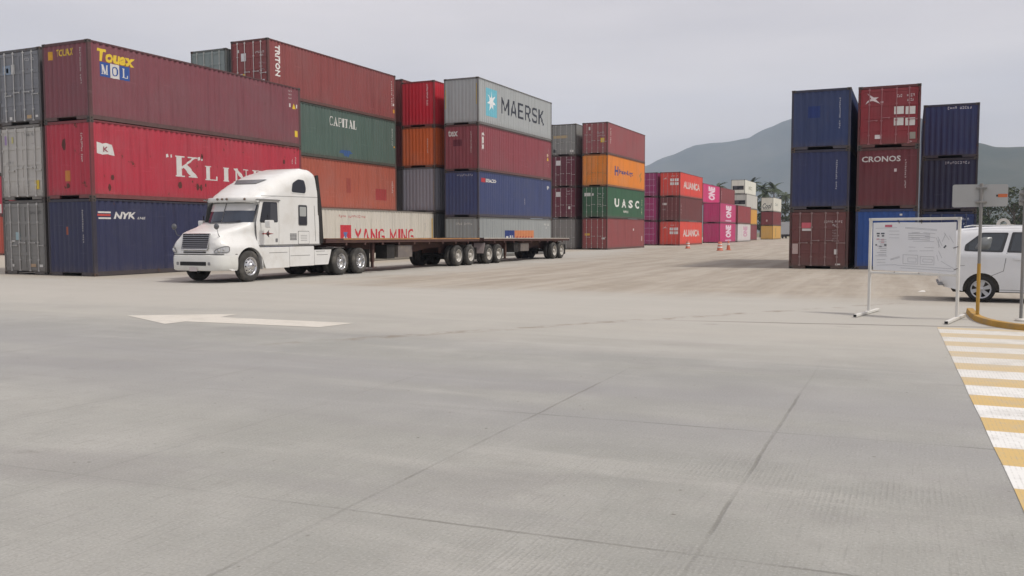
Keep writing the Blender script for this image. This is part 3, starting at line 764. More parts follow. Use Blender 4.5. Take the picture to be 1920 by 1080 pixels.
def build_second_group():
    G = 'containers in the second left stack'
    x, y = -30.22, 36.0; z = levels([HC] * 4)
    c = Container('faded orange container with two darker repainted patches, above the cream one', x, y, z[1], HC, P(158, 86, 70), 'end', rust=.15, group=G)
    c.patch('side', 42.75, 3.95, 43.2, 4.8, P(140, 70, 62), 'repaint_patch'); c.patch('side', 45.8, 3.62, 47.0, 4.32, P(145, 60, 60), 'repaint_patch')
    c.code('side', 47.9, 3.9, 4.9, n=9); c.code('side', 47.72, 4.1, 5.0, n=8)
    c = Container('dull green container with white serif lettering, above the faded orange one', x, y, z[2], HC, P(78, 97, 89), 'end', rust=.2, group=G)
    c.serif('side', 'CAPITAL', 41.15, 7.72, 43.85, 8.22, WHITE, .1, {'I': .3})
    c.patch('side', 42.1, 6.05, 43.4, 6.42, (.045, .10, .25), 'repaint_patch', [(0, .5), (.3, .45), (.32, .1), (.7, 0), (.75, .4), (1, .6), (.8, 1), (.1, .95)])
    c.code('side', 47.75, 7.1, 8.3); c.patch('side', 47.95, 7.0, 48.05, 7.1, DOT)
    c = Container('long rust red container with white letters running downwards, top of the second left stack', x, y, z[3], HC, P(132, 70, 69), 'doors', rust=.2, group=G, rodcol=(.55, .52, .5), endcol=None)
    c.text('side', 'TRITON', 36.62, 9.75, 36.98, 11.35, (.75, .74, .71), .03, 0, -90)
    c.code('side', 47.75, 9.6, 11.2, n=12); c.code('side', 47.95, 9.75, 10.9, n=7)
    c.patch('side', 47.9, 9.2, 48.06, 9.42, DOT, 'sticker'); c.patch('side', 47.9, 9.65, 48.02, 9.78, WHITE)
    c.patch('end', -31.98, 10.5, -31.65, 10.9, (.66, .66, .66), 'label'); c.patch('end', -32.2, 10.95, -32.1, 11.1, WHITE, 'label'); c.patch('end', -31.9, 9.6, -31.7, 9.85, YEL, 'warning_sticker')
    c.code('end', 10.85, -31.05, -30.45, WHITE, .1, 9, True); c.code('end', 10.7, -30.75, -30.45, WHITE, .1, 5, True); c.patch('end', -30.6, 9.2, -30.45, 9.5, (.6, .58, .58), 'label')
    for i in range(4): c.code('end', 10.3 - .17 * i, -30.8, -30.45, (.45, .4, .4), .09, 6, True)
    # third row behind: the pale grey box whose top shows
    c = Container('pale greenish grey container showing only its top above the maroon one', -32.9, 35.9, levels([HC] * 3)[3], ST, P(128, 139, 137), 'doors', rust=.15, group=G, rodcol=(.4, .42, .4))
    c.code('end', 10.95, -33.9, -33.4, (.25, .27, .27), .1, 9, True)
    # cream container in the front row
    c = Container('cream container with red lettering, standing behind the flatbed trailer', -27.75, 36.45, 0, HC, P(196, 190, 178), 'end', rust=.2, group=G)
    R_ = (.52, .045, .06)
    c.patch('side', 38.62, 1.22, 39.62, 2.02, R_, 'logo', [(.0, 0), (.22, 0), (.5, .42), (.78, 0), (1, 0), (1, 1), (0, 1)]); c.patch('side', 38.92, 1.22, 39.32, 1.66, (.12, .18, .36), 'logo', [(.5, 0), (1, .95), (0, .95)], lift=.006)
    c.serif('side', 'YANG MING', 39.95, 1.02, 46.2, 1.82, R_, .15, {'I': .3, 'M': .95}, table=SANS)
    c.code('side', 2.42, 38.5, 41.2, (.5, .2, .18), .14, 16, True)
    c.code('side', 47.6, 1.7, 2.3, (.3, .3, .3), n=7); c.patch('side', 48.42, 1.2, 48.5, 2.5, (.50, .33, .10), 'warning_stripe')
    # third group: bright ends
    G = 'containers in the third left stack'
    x, y = -27.84, 48.94; z = levels([HC, HC, ST, HC])
    c = Container('grey blue container end between the cream container and the dark blue one', x, y, z[1], HC, P(126, 126, 134, 1.15), 'end', rust=.15, group=G)
    c.patch('end', -27.95, z[1] + .5, -27.89, z[1] + 2.0, (.50, .36, .10), 'warning_stripe')
    c = Container('bright orange container end, third level between green and dark red ones', x, y, z[2], ST, P(178, 86, 42, 1.25), 'end', rust=.35, group=G); c.code('end', -28.36, z[2] + .9, z[2] + 1.9)
    c = Container('vivid crimson container end, top of the third left stack', x, y, z[3], HC, P(166, 30, 44, 1.25), 'end', rust=.1, group=G); c.code('end', -28.36, 9.7, 11.05, (.7, .68, .66), .09)
    for i, (lb, cl) in enumerate((('brown container deep in the slit behind the grey blue end', (110, 70, 64)), ('grey container deep in the slit behind the orange end', (100, 98, 98)), ('dark red container deep in the slit beside the green container', (110, 56, 58)), ('dull red container whose roof edge rises behind the vivid crimson end', (132, 70, 69)))):
        Container(lb, -30.42, 49.3, HC * i, HC, P(*cl), 'end', rust=.2, group=G, detail=1)
    c = Container('dark grey container almost hidden between cream container and trailer deck', x, y, z[0], HC, P(90, 92, 94), 'end', rust=.2, group=G)
build_second_group()

def build_middle_groups():
    G = 'containers in the tall middle stack'
    x, y = -24.75, 49.04; z = levels([ST, HC, HC, HC])
    c = Container('light grey container with blue and orange panels, behind the rear trailer', x, y, z[0], ST, P(146, 150, 149), 'end', rust=.25, group=G)
    c.patch('side', 53.0, .62, 54.5, 1.74, (.03, .05, .18), 'logo_panel'); c.patch('side', 54.55, .62, 57.9, 1.74, (.56, .22, .10), 'logo_panel')
    c.patch('side', 53.15, .8, 53.55, 1.35, WHITE, 'logo', lift=.006); c.patch('side', 53.8, .8, 53.95, 1.4, WHITE, 'logo', lift=.006); c.patch('side', 54.15, .8, 54.3, 1.4, WHITE, 'logo', lift=.006)
    for i in range(6): c.patch('side', 54.7 + i * .52, .8, 55.05 + i * .52, 1.35, (.38, .07, .06), 'logo', [(0, 0), (1, 0), (.8, .5), (1, 1), (.2, .9)], lift=.006)
    c.code('side', 2.1, 59.7, 60.8, WHITE, .14, 8, True); c.code('side', 1.88, 60.1, 60.5, WHITE, .12, 4, True); c.code('end', 2.08, -26.4, -25.1, WHITE, .14, 11, True)
    c = Container('navy blue container with small red and white logo, second level of the middle stack', x, y, z[1], HC, P(64, 73, 110), 'end', rust=.25, group=G)
    c.patch('side', 49.45, 4.78, 50.02, 5.05, (.45, .05, .06), 'logo'); c.text('side', 'SEACO', 50.08, 4.8, 51.66, 5.03, WHITE, .05)
    c.code('end', 5.15, -26.3, -25.05, (.42, .42, .44), .13, 11, True); c.patch('side', 60.35, 4.75, 60.8, 5.05, (.5, .5, .5), 'label', [(.3, 0), (.6, .4), (1, .5), (.8, 1), (0, .9)]); c.code('side', 56.3, 3.55, 4.0, n=4)
    c = Container('brick red container with small white letters, directly under the pale grey top one', x, y, z[2], HC, P(134, 68, 75), 'end', rust=.15, group=G)
    c.text('end', 'tex', -26.92, 7.66, -26.22, 8.05, WHITE, .03); c.text('side', 'tex', 49.55, 6.72, 49.98, 7.95, WHITE, .04, 0, -90); c.code('end', -25.28, 6.6, 7.95)
    c.patch('end', -26.55, 7.05, -25.95, 7.45, P(95, 45, 55), 'repaint_patch'); warn_marks(c, 60.4, 6.9); c.patch('side', 60.3, 7.2, 60.55, 7.4, (.55, .4, .3), 'label'); c.code('side', 60.6, 6.4, 7.9, n=9)
    c = Container('pale grey top container with dark lettering and a light blue star panel', x, y, z[3], HC, P(160, 164, 164), 'end', rust=.1, group=G)
    c.patch('side', 50.2, 9.02, 51.78, 10.78, (.17, .48, .58), 'logo_panel')
    st = []
    for i in range(14):
        a = pi / 2 + 2 * pi * i / 14; r = .5 if i % 2 == 0 else .19; st.append((.5 + r * cos(a), .5 + r * sin(a)))
    vs = [(.5, .5)] + st
    c.mark('side', 'logo', 50.32, 9.3, 51.66, 10.64, vs, [(0, 1 + i, 1 + (i + 1) % 14) for i in range(14)], flat((.78, .80, .80)), None, .006)
    c.serif('side', 'MAERSK', 52.45, 9.42, 59.75, 10.48, (.045, .05, .065), .16, {'M': 1.0}, table=SANS)
    c.patch('end', -24.92, 9.6, -24.86, 10.9, (.50, .38, .12), 'warning_stripe'); c.patch('end', -27.1, 9.4, -27.04, 10.6, (.50, .38, .12), 'warning_stripe')
    # behind it: doors
    G = 'containers in the two stacks past the trailer'
    x, y = -28.35, 76.1; z = levels([HC] * 4); rod = (.45, .38, .38)
    ls = [('dusty grey container with doors, bottom of the narrow stack past the trailer', (122, 120, 117)), ('dark maroon container with doors and one white plate, second level past the trailer', (98, 46, 58)),
          ('dark maroon container with doors and one white plate, third level past the trailer', (94, 45, 56)), ('grey container with doors and a tan band, top of the narrow stack past the trailer', (128, 129, 126))]
    for i, (lb, cl) in enumerate(ls):
        c = Container(lb, x, y, z[i], HC, P(*cl, 1.1), 'doors', rust=.3, group=G, rodcol=rod if i in (1, 2) else (.42, .42, .4), detail=2)
        if i in (1, 2):
            c.patch('end', -30.35, z[i] + 2.0, -29.85, z[i] + 2.45, (.62, .6, .6), 'label'); c.code('end', z[i] + 2.45, -29.3, -28.5, (.45, .38, .4), .12, 8, True); c.code('end', z[i] + 2.2, -29.3, -28.7, (.45, .38, .4), .12, 6, True)
        if i == 3: c.patch('end', -30.6, z[i] + 1.6, -29.2, z[i] + 1.85, (.42, .33, .20), 'repaint_patch'); c.patch('end', -30.6, z[i] + .3, -30.3, z[i] + .6, (.05, .05, .05), 'label'); c.patch('end', -28.95, z[i] + .3, -28.6, z[i] + .5, WHITE, 'label')
        if i == 1: c.patch('end', -29.1, z[i] + .85, -28.9, z[i] + 1.1, WHITE, 'label')
    x, y = -25.28, 76.04; rod = (.45, .4, .38)
    c = Container('red brown container on the ground under the green one, past the trailer', x, y, z[0], HC, P(138, 74, 74), 'doors', rust=.35, group=G, rodcol=rod)
    c.code('side', 76.9, 2.0, 2.7); c.patch('end', -27.45, 1.3, -26.95, 1.5, (.55, .33, .06), 'warning_sticker'); c.patch('end', -25.8, .95, -25.5, 1.1, WHITE, 'label'); c.patch('side', 84.2, 1.75, 84.5, 1.95, WHITE); c.patch('side', 87.2, .7, 87.5, 1.2, (.5, .35, .33))
    c = Container('green container with four spaced white letters, under the orange one', x, y, z[1], HC, P(58, 94, 70), 'doors', rust=.15, group=G, rodcol=(.40, .42, .38))
    for i, ch in enumerate('UASC'): c.text('side', ch, 78.3 + 2.2 * i, 3.95, 79.65 + 2.2 * i, 4.75, (.70, .70, .66), .04)
    c.text('side', 'UASC', 81.1, 3.45, 82.6, 3.68, (.55, .55, .5), .03); c.code('side', 87.3, 3.4, 5.1, (.55, .58, .35), .3, 10)
    c.patch('end', -27.5, 4.9, -26.9, 5.2, (.55, .56, .52), 'label'); c.patch('end', -26.75, 4.95, -26.6, 5.15, WHITE, 'label'); c.code('end', 5.05, -26.2, -25.5, (.45, .48, .45), .12, 8, True)
    for i in range(5): c.code('end', 4.7 - .2 * i, -26.2, -25.6, (.3, .36, .3), .12, 7, True)
    c = Container('orange container with dark blue logo lettering, over the green one', x, y, z[2], HC, P(212, 128, 48), 'doors', rust=.15, group=G, rodcol=(.45, .25, .08))
    NB = (.06, .07, .20)
    c.patch('side', 78.2, 6.85, 79.35, 7.8, NB, 'logo', [(.0, .1), (.25, 0), (.25, .4), (.75, .4), (.75, 0), (1, .1), (1, .9), (.75, 1), (.75, .6), (.25, .6), (.25, 1), (0, .9)]); c.text('side', 'Hapag-Lloyd', 79.7, 7.0, 84.1, 7.55, NB, .035)
    c.patch('side', 86.2, 6.5, 87.2, 7.7, (.42, .22, .06), 'logo', [(.2, 0), (1, .4), (.6, .6), (.9, 1), (0, .7), (.4, .4)])
    c = Container('dusky red container on top of the orange one, past the trailer', x, y, z[3], HC, P(142, 80, 82), 'doors', rust=.2, group=G, rodcol=rod)
    c.code('side', 76.95, 9.7, 11.3, WHITE, .22, 11); c.patch('end', -25.95, 9.75, -25.6, 10.15, YEL, 'warning_sticker'); c.patch('end', -27.1, 10.9, -26.95, 11.2, WHITE, 'label'); c.code('end', 10.55, -26.3, -25.5, (.45, .4, .4), .12, 8, True); c.code('end', 10.3, -26.3, -25.5, (.45, .4, .4), .12, 8, True); c.code('end', 10.4, -27.5, -26.8, (.45, .4, .4), .12, 8, True)
build_middle_groups()

def build_far_rows():
    G = 'containers in the far pink and red rows'
    z = levels([HC] * 4); MAG = P(158, 58, 104); 
    nm = ['bottom', 'middle', 'top']
    for i in range(3):
        c = Container('magenta container with closed doors beside the green and orange stack, %s of three' % nm[i], -27.7, 102.0, z[i], HC, P(150 - 4 * i, 50, 98, 1.05), 'doors', rust=.05, group=G, rodcol=(.48, .25, .38), detail=1)
        for q in (.5, 1.3, 2.0): c.code('end', z[i] + q, -29.6, -27.95, (.5, .28, .42), .12, 14, True)
    cols = [(206, 76, 64), (108, 60, 60), (206, 74, 64)]
    lb = ['red container with white lettering on the ground by a traffic drum', 'plain brown container between two red lettered ones', 'red container with white lettering over the plain brown one']
    for i in range(3):
        c = Container(lb[i], -25.0, 102.2, z[i], HC, P(*cols[i]), 'doors', rust=.1, group=G, rodcol=(.42, .25, .24), detail=1)
        if i != 1:
            c.text('side', 'ALIANÇA', 104.0, z[i] + .85, 112.8, z[i] + 1.9, (.60, .53, .50), .03)
            c.patch('side', 109.4, z[i] + .8, 110.3, z[i] + 2.5, (.60, .53, .50), 'logo', [(.3, 0), (.6, .35), (1, .4), (.65, .55), (.6, 1), (.42, .6), (0, .5), (.35, .4)], lift=.006)
            for a in (-26.2, -25.65):
                for b in (1.35, 1.8): c.patch('end', a, z[i] + b, a + .45, z[i] + b + .32, (.72, .70, .68), 'label')
            c.code('end', z[i] + 2.35, -26.1, -25.3, (.6, .55, .52), .14, 7, True); c.patch('end', -27.1, z[i] + 2.0, -26.5, z[i] + 2.4, (.6, .5, .48), 'logo', [(0, .1), (.5, .45), (.8, 1), (.6, .4), (1, .2), (.5, .2)])
        else:
            c.patch('end', -27.1, z[i] + 1.9, -26.6, z[i] + 2.15, (.55, .5, .48), 'label'); c.code('end', z[i] + 1.3, -27.1, -26.5, (.45, .42, .4), .14, 6, True); c.code('side', 103.0, z[i] + .8, z[i] + 2.3, (.45, .4, .38), .25, 9)
    for i in range(2):
        c = Container(['magenta container with plain dark end standing on the ground by the traffic drums', 'magenta container with plain dark end on top of its twin by the traffic drums'][i], -25.0, 126.0, z[i], HC, P(184, 62, 110), 'end', rust=.05, group=G, detail=1)
        c.text('side', 'ONE', 130.4, z[i] + .75, 134.6, z[i] + 2.6, (.72, .60, .66), .06, 0, 90); c.patch('side', 130.2, z[i] + .25, 134.6, z[i] + .45, (.6, .4, .5), 'lettering')
    c = Container('white container with pink lettering on the ground next to the magenta pair', -25.0, 139.9, z[0], HC, P(198, 192, 190), 'end', rust=.1, group=G, detail=1)
    c.text('side', 'ONE', 145.0, .8, 149.0, 2.5, (.55, .30, .40), .05, 0, 90)
    c = Container('brick red container on top of the white one, far down the row', -25.0, 139.9, z[1], HC, P(142, 66, 70), 'end', rust=.2, group=G, detail=1)
    c = Container('bright magenta container with white lettering, set back above the magenta pair', -27.7, 127.0, z[2], HC, P(192, 62, 114), 'end', rust=.05, group=G, detail=1)
    c.text('side', 'ONE', 130.8, z[2] + .6, 135.6, z[2] + 2.6, (.72, .62, .67), .06, 0, 90)
    c = Container('dusty red container at the same height as the set back magenta one', -27.7, 139.7, z[2], HC, P(132, 70, 72), 'end', rust=.2, group=G, detail=1); c.code('side', 140.6, z[2] + .8, z[2] + 2.3, (.5, .42, .42), .3, 9)
    G = 'containers in the last two stacks'
    zz = [0, HC, 2 * HC, 2 * HC + ST]
    x, y = -27.2, 160.5
    Container('dull red container at the foot of the stack with white refrigerated boxes', x, y, zz[0], HC, P(128, 66, 72), 'end', rust=.2, group=G, detail=1)
    c = Container('yellow container under two white refrigerated boxes', x, y, zz[1], HC, P(200, 150, 70), 'end', rust=.1, group=G, detail=1); c.patch('side', 164, zz[1] + .6, 164.6, zz[1] + 2.3, (.2, .15, .08), 'lettering')
    Container('greyish white refrigerated box under the brighter white one', x, y, zz[2], ST, P(186, 184, 176), 'reefer', rust=.05, smooth=True, group=G, detail=1)
    c = Container('bright white refrigerated box with dark fan opening, highest of the far stacks', x - .3, y, zz[3], ST, P(214, 213, 200), 'reefer', rust=.02, smooth=True, group=G, detail=1); c.text('side', 'MSC', 164.5, zz[3] + .9, 168.2, zz[3] + 1.6, (.42, .42, .33), .04)
    x, y = -26.2, 186.65
    c = Container('ochre yellow container on the ground at the far end of the row', x, y, z[0], HC, P(198, 156, 82), 'end', rust=.1, group=G, detail=1); c.patch('side', 190.4, .5, 191.4, 2.4, (.36, .26, .10), 'lettering')
    c = Container('deep red container between ochre and white ones at the far end', x, y, z[1], HC, P(118, 54, 56), 'end', rust=.2, group=G, detail=1); c.patch('end', -27.6, z[1] + .8, -27.3, z[1] + 1.2, (.5, .38, .36), 'label')
    c = Container('white container with dark script lettering on its end, at the far end of the row', x, y, z[2], HC, P(206, 204, 190), 'end', rust=.02, smooth=True, group=G, detail=1)
    c.text('end', 'Cool', -28.35, z[2] + .6, -26.5, z[2] + 1.7, (.07, .08, .08), .02, .35); c.text('side', 'Cool', 189.5, z[2] + 1.2, 193.5, z[2] + 1.9, (.3, .33, .28), .03, .35); c.patch('end', -28.3, z[2] + .45, -26.9, z[2] + .55, (.1, .11, .11), 'lettering')
    # far left, the sliver at the picture's edge
    G = 'containers in the sliver at the left edge'
    x, y = -59.5, 42.0
    Container('orange red container glimpsed at the far left edge, lowest of three', x, y, 0, HC, P(186, 84, 66), 'end', rust=.2, group=G, detail=1)
    c = Container('crimson container with white band glimpsed at the far left edge, middle of three', x, y, HC, HC, P(186, 60, 78), 'end', rust=.2, group=G, detail=1); c.patch('end', -60.9, HC + .15, -59.7, HC + .8, (.72, .7, .68), 'lettering')
    Container('pale cream container glimpsed at the far left edge, highest of three', x, y, 2 * HC, HC, P(205, 200, 195), 'end', rust=.1, group=G, detail=1)
build_far_rows()

def build_right_group():
    G = 'containers in the three stacks on the right'
    z = levels([ST] * 3)
    fr = S(70, 66, 62, 1.2)
    def blue(c, n): c.code('end', c.x - .45, *n, (.55, .57, .6), .05, 15)
    x, y = -2.50, 40.2
    c = Container('red brown container with closed doors, bottom of the leftmost right hand stack', x, y, z[0], ST, P(104, 64, 62, 1.0), 'doors', rust=.35, group=G, rodcol=(.27, .19, .18))
    c.patch('end', -4.42, 1.68, -4.0, 2.02, (.55, .12, .15), 'label', [(0, .3), (1, .3), (1, 1), (0, 1)]); c.patch('end', -4.40, 1.66, -4.02, 1.76, (.6, .58, .56), 'label'); c.patch('end', -4.8, .65, -4.56, 1.1, (.44, .34, .32), 'label'); c.patch('end', -3.06, .64, -2.92, .86, (.62, .6, .58), 'label'); c.patch('end', -3.0, .18, -2.8, .24, WHITE, 'label')
    c.code('end', 2.0, -3.5, -3.1, (.5, .45, .44), .1, 5, True); c.code('end', 2.0, -3.05, -2.65, (.55, .5, .5), .1, 5, True); c.code('end', 1.85, -3.15, -2.85, (.55, .5, .5), .1, 4, True)
    for i in range(5): c.code('end', 1.65 - .12 * i, -3.15, -2.8, (.36, .28, .27), .07, 6, True)
    c = Container('dark blue container end, middle of the leftmost right hand stack', x, y, z[1], ST, P(46, 54, 90, 1.0), 'end', rust=.15, group=G); c.code('end', -3.03, 3.45, 4.72, (.55, .57, .6), .05, 15)
    c = Container('blue container end with lighter repainted squares, top of the leftmost right hand stack', x, y, z[2], ST, P(48, 62, 100, 1.0), 'end', rust=.15, group=G); c.code('end', -2.95, 6.05, 7.38, (.55, .57, .6), .05, 15)
    c.patch('end', -4.25, 6.55, -3.75, 7.05, P(40, 58, 112, .9), 'repaint_patch')
    x, y = .20, 40.41
    c = Container('bright blue container end behind the notice board frame', x, y, z[0], ST, P(44, 78, 142, .9), 'end', rust=.3, group=G); c.patch('end', -.5, 2.3, -.4, 2.38, WHITE)
    c = Container('brown red container end with wide white lettering, under the red doors', x, y, z[1], ST, P(106, 48, 54, .9), 'end', rust=.2, group=G)
    c.text('end', 'CRONOS', -2.04, 4.58, -.52, 4.82, (.60, .58, .56), .02); c.code('end', -.32, 3.45, 4.75, (.55, .5, .5), .05, 15); c.patch('end', -.76, 4.15, -.66, 4.28, (.6, .52, .52), 'sticker')
    c = Container('red container with closed doors and white plates, top of the central right hand stack', x, y, z[2], ST, P(142, 50, 57, .9), 'doors', rust=.1, group=G, rodcol=(.33, .13, .14))
    for a, b in ((-.82, 6.55), (-.38, 6.53), (-.82, 6.08), (-.38, 6.06)): c.patch('end', a, b, a + .37, b + .32, (.66, .65, .62), 'label')
    c.patch('end', -1.95, 7.02, -1.3, 7.48, (.70, .60, .60), 'logo', [(0, .0), (.25, .25), (.45, .3), (.9, .0), (.62, .42), (.8, .6), (.5, .6), (.1, 1), (.35, .5), (.12, .3)]); c.patch('end', -1.35, 7.05, -1.25, 7.12, (.65, .55, .55), 'logo')
    c.code('end', 7.25, -.72, -.45, (.66, .58, .58), .12, 4, True)
    c.code('end', 7.25, -.35, .12, (.66, .58, .58), .12, 6, True); c.code('end', 7.07, -.33, -.08, (.66, .58, .58), .11, 4, True)
    c.patch('end', -1.55, 5.55, -1.28, 5.72, (.66, .6, .6), 'label'); c.patch('end', -.2, 5.5, 0.02, 5.78, (.30, .28, .24), 'label'); c.code('end', 5.35, -.2, -.05, (.6, .5, .5), .08, 3, True)
    x, y = 2.79, 47.5
    c = Container('dark blue container mostly hidden by the notice board, bottom of the rightmost stack', x, y, z[0], ST, P(44, 58, 96, 1.3), 'doors', rust=.2, group=G, rodcol=(.10, .12, .18)); c.code('end', 2.14, 1.95, 2.6, (.45, .5, .58), .14, 6, True); c.code('end', 1.95, 2.1, 2.5, (.4, .45, .52), .12, 4, True)
    c = Container('blackish navy container end, middle of the rightmost stack behind the street sign', x, y, z[1], ST, P(40, 42, 62, 1.35), 'end', rust=.1, group=G); c.code('end', 4.88, 1.35, 2.55, (.45, .45, .48), .12, 11, True)
    c = Container('navy blue container end with a row of white characters, top of the rightmost stack', x, y, z[2], ST, P(48, 56, 94, 1.0), 'end', rust=.15, group=G); c.code('end', 7.5, 1.4, 2.56, (.55, .56, .6), .13, 11, True)
build_right_group()

# ------------------------------------------------------------------ shells (vehicle bodies)
def shell(mb, outline, w, cell=.06, mi=0, x0=0.0):
    """outline: list of (y, z, r): side profile, r = rounding radius of the edge that starts at the vertex.
    w(y, z): half width. Builds a closed body symmetrical about x = x0."""
    n = len(outline)
    bm = bmesh.new()
    vs = [bm.verts.new((0, p[0], p[1])) for p in outline]
    bm.faces.new(vs)
    ys = [p[0] for p in outline]; zs = [p[1] for p in outline]
    def cuts(a, b):
        k = max(2, int((b - a) / cell)); return [a + (b - a) * i / k for i in range(1, k)]
    for t in cuts(min(ys), max(ys)): bmesh.ops.bisect_plane(bm, geom=bm.verts[:] + bm.edges[:] + bm.faces[:], dist=1e-5, plane_co=(0, t, 0), plane_no=(0, 1, 0))
    for t in cuts(min(zs), max(zs)): bmesh.ops.bisect_plane(bm, geom=bm.verts[:] + bm.edges[:] + bm.faces[:], dist=1e-5, plane_co=(0, 0, t), plane_no=(0, 0, 1))
    bm.verts.ensure_lookup_table(); bm.verts.index_update()
    segs = [(Vector((outline[i][0], outline[i][1])), Vector((outline[(i + 1) % n][0], outline[(i + 1) % n][1])), outline[i][2]) for i in range(n) if outline[i][2] > 0]
    def inset(y, z):
        p = Vector((y, z)); m = 0
        for a, b, r in segs:
            d = b - a; t = max(0, min(1, (p - a).dot(d) / max(1e-9, d.dot(d)))); q = (p - (a + d * t)).length
            if q < r: m = max(m, r - sqrt(max(0, r * r - (r - q) ** 2)))
        return m
    L = [(v.co.y, v.co.z) for v in bm.verts]
    hw = [max(.02, w(y, z) - inset(y, z)) for y, z in L]
    N = len(L)
    V = [(x0 + hw[i], L[i][0], L[i][1]) for i in range(N)] + [(x0 - hw[i], L[i][0], L[i][1]) for i in range(N)]
    F = []
    for f in bm.faces:
        ids = [v.index for v in f.verts]; F.append(tuple(ids)); F.append(tuple(N + i for i in reversed(ids)))
    for e in bm.edges:
        if len(e.link_faces) == 1:
            a, b = e.verts[0].index, e.verts[1].index; F.append((a, b, N + b, N + a))
    bm.free()
    mb.add(V, F, mi, True)
    return inset

def skin(mb, poly, w, off, x0=0.0, side=1, cell=.08, mi=0, thick=.006):
    """a thin panel (glass, decal, door seam) lying on the body side at +off"""
    bm = bmesh.new(); bm.faces.new([bm.verts.new((0, y, z)) for y, z in poly])
    ys = [p[0] for p in poly]; zs = [p[1] for p in poly]
    for ax, a, b in ((1, min(ys), max(ys)), (2, min(zs), max(zs))):
        k = int((b - a) / cell)
        for i in range(1, k + 1):
            t = a + (b - a) * i / (k + 1); co = [0, 0, 0]; co[ax] = t; no = [0, 0, 0]; no[ax] = 1
            bmesh.ops.bisect_plane(bm, geom=bm.verts[:] + bm.edges[:] + bm.faces[:], dist=1e-5, plane_co=co, plane_no=no)
    bm.verts.index_update()
    V = []; N = len(bm.verts)
    for v in bm.verts: V.append((x0 + side * (w(v.co.y, v.co.z) + off), v.co.y, v.co.z))
    for v in list(bm.verts): V.append((x0 + side * (w(v.co.y, v.co.z) + off - thick), v.co.y, v.co.z))
    F = []
    for f in bm.faces:
        ids = [v.index for v in f.verts]; F.append(tuple(ids)); F.append(tuple(N + i for i in reversed(ids)))
    for e in bm.edges:
        if len(e.link_faces) == 1:
            a, b = e.verts[0].index, e.verts[1].index; F.append((a, b, N + b, N + a))
    bm.free(); mb.add(V, F, mi, True)
    return mb

def finish(o, ang=35):
    o.data.set_sharp_from_angle(angle=radians(ang))
    return o
def round_poly(poly, r=.04, k=3):
    out = []; n = len(poly)
    for i in range(n):
        p = Vector(poly[i]); a = Vector(poly[i - 1]) - p; b = Vector(poly[(i + 1) % n]) - p
        ra = min(r, a.length * .45); rb = min(r, b.length * .45)
        A = p + a.normalized() * ra; Bq = p + b.normalized() * rb
        for j in range(k + 1):
            t = j / k; q = A * (1 - t) ** 2 + p * 2 * t * (1 - t) + Bq * t * t; out.append((q.x, q.y))
    return out
def arc(cy, cz, r, a0, a1, n=12, rr=0.0):
    return [(cy + r * cos(radians(a0 + (a1 - a0) * i / n)), cz + r * sin(radians(a0 + (a1 - a0) * i / n)), rr) for i in range(n + 1)]

TRUCKW = lambda: plain('truck_white_paint', (.70, .70, .675), .32, 0, .06, 1.3, .5, .35, .40, (.50, .47, .41))
RUBBER = lambda: plain('dusty_tyre_rubber', (.055, .053, .050), .9, 0, .3, 6, .2, 0, .7, (.20, .185, .16))
CHROME = lambda: plain('polished_rim', (.62, .62, .62), .22, .9, .1, 6)
DRIM = lambda: plain('dusty_white_rim', (.50, .48, .44), .55, .1, .2, 6, .4, 0, .6, (.30, .26, .2))
DARK = lambda: plain('dark_chassis', (.028, .026, .025), .8, 0, .3, 4, .3, 0, .4, (.10, .085, .07))
GLASS = lambda: plain('tinted_glass', (.045, .047, .055), .08, 0, .1, 1, .6)
RUSTRED = lambda: plain('rusty_oxide_paint', (.085, .045, .040), .8, 0, .3, 5, .3, 0, .7, (.12, .07, .04))

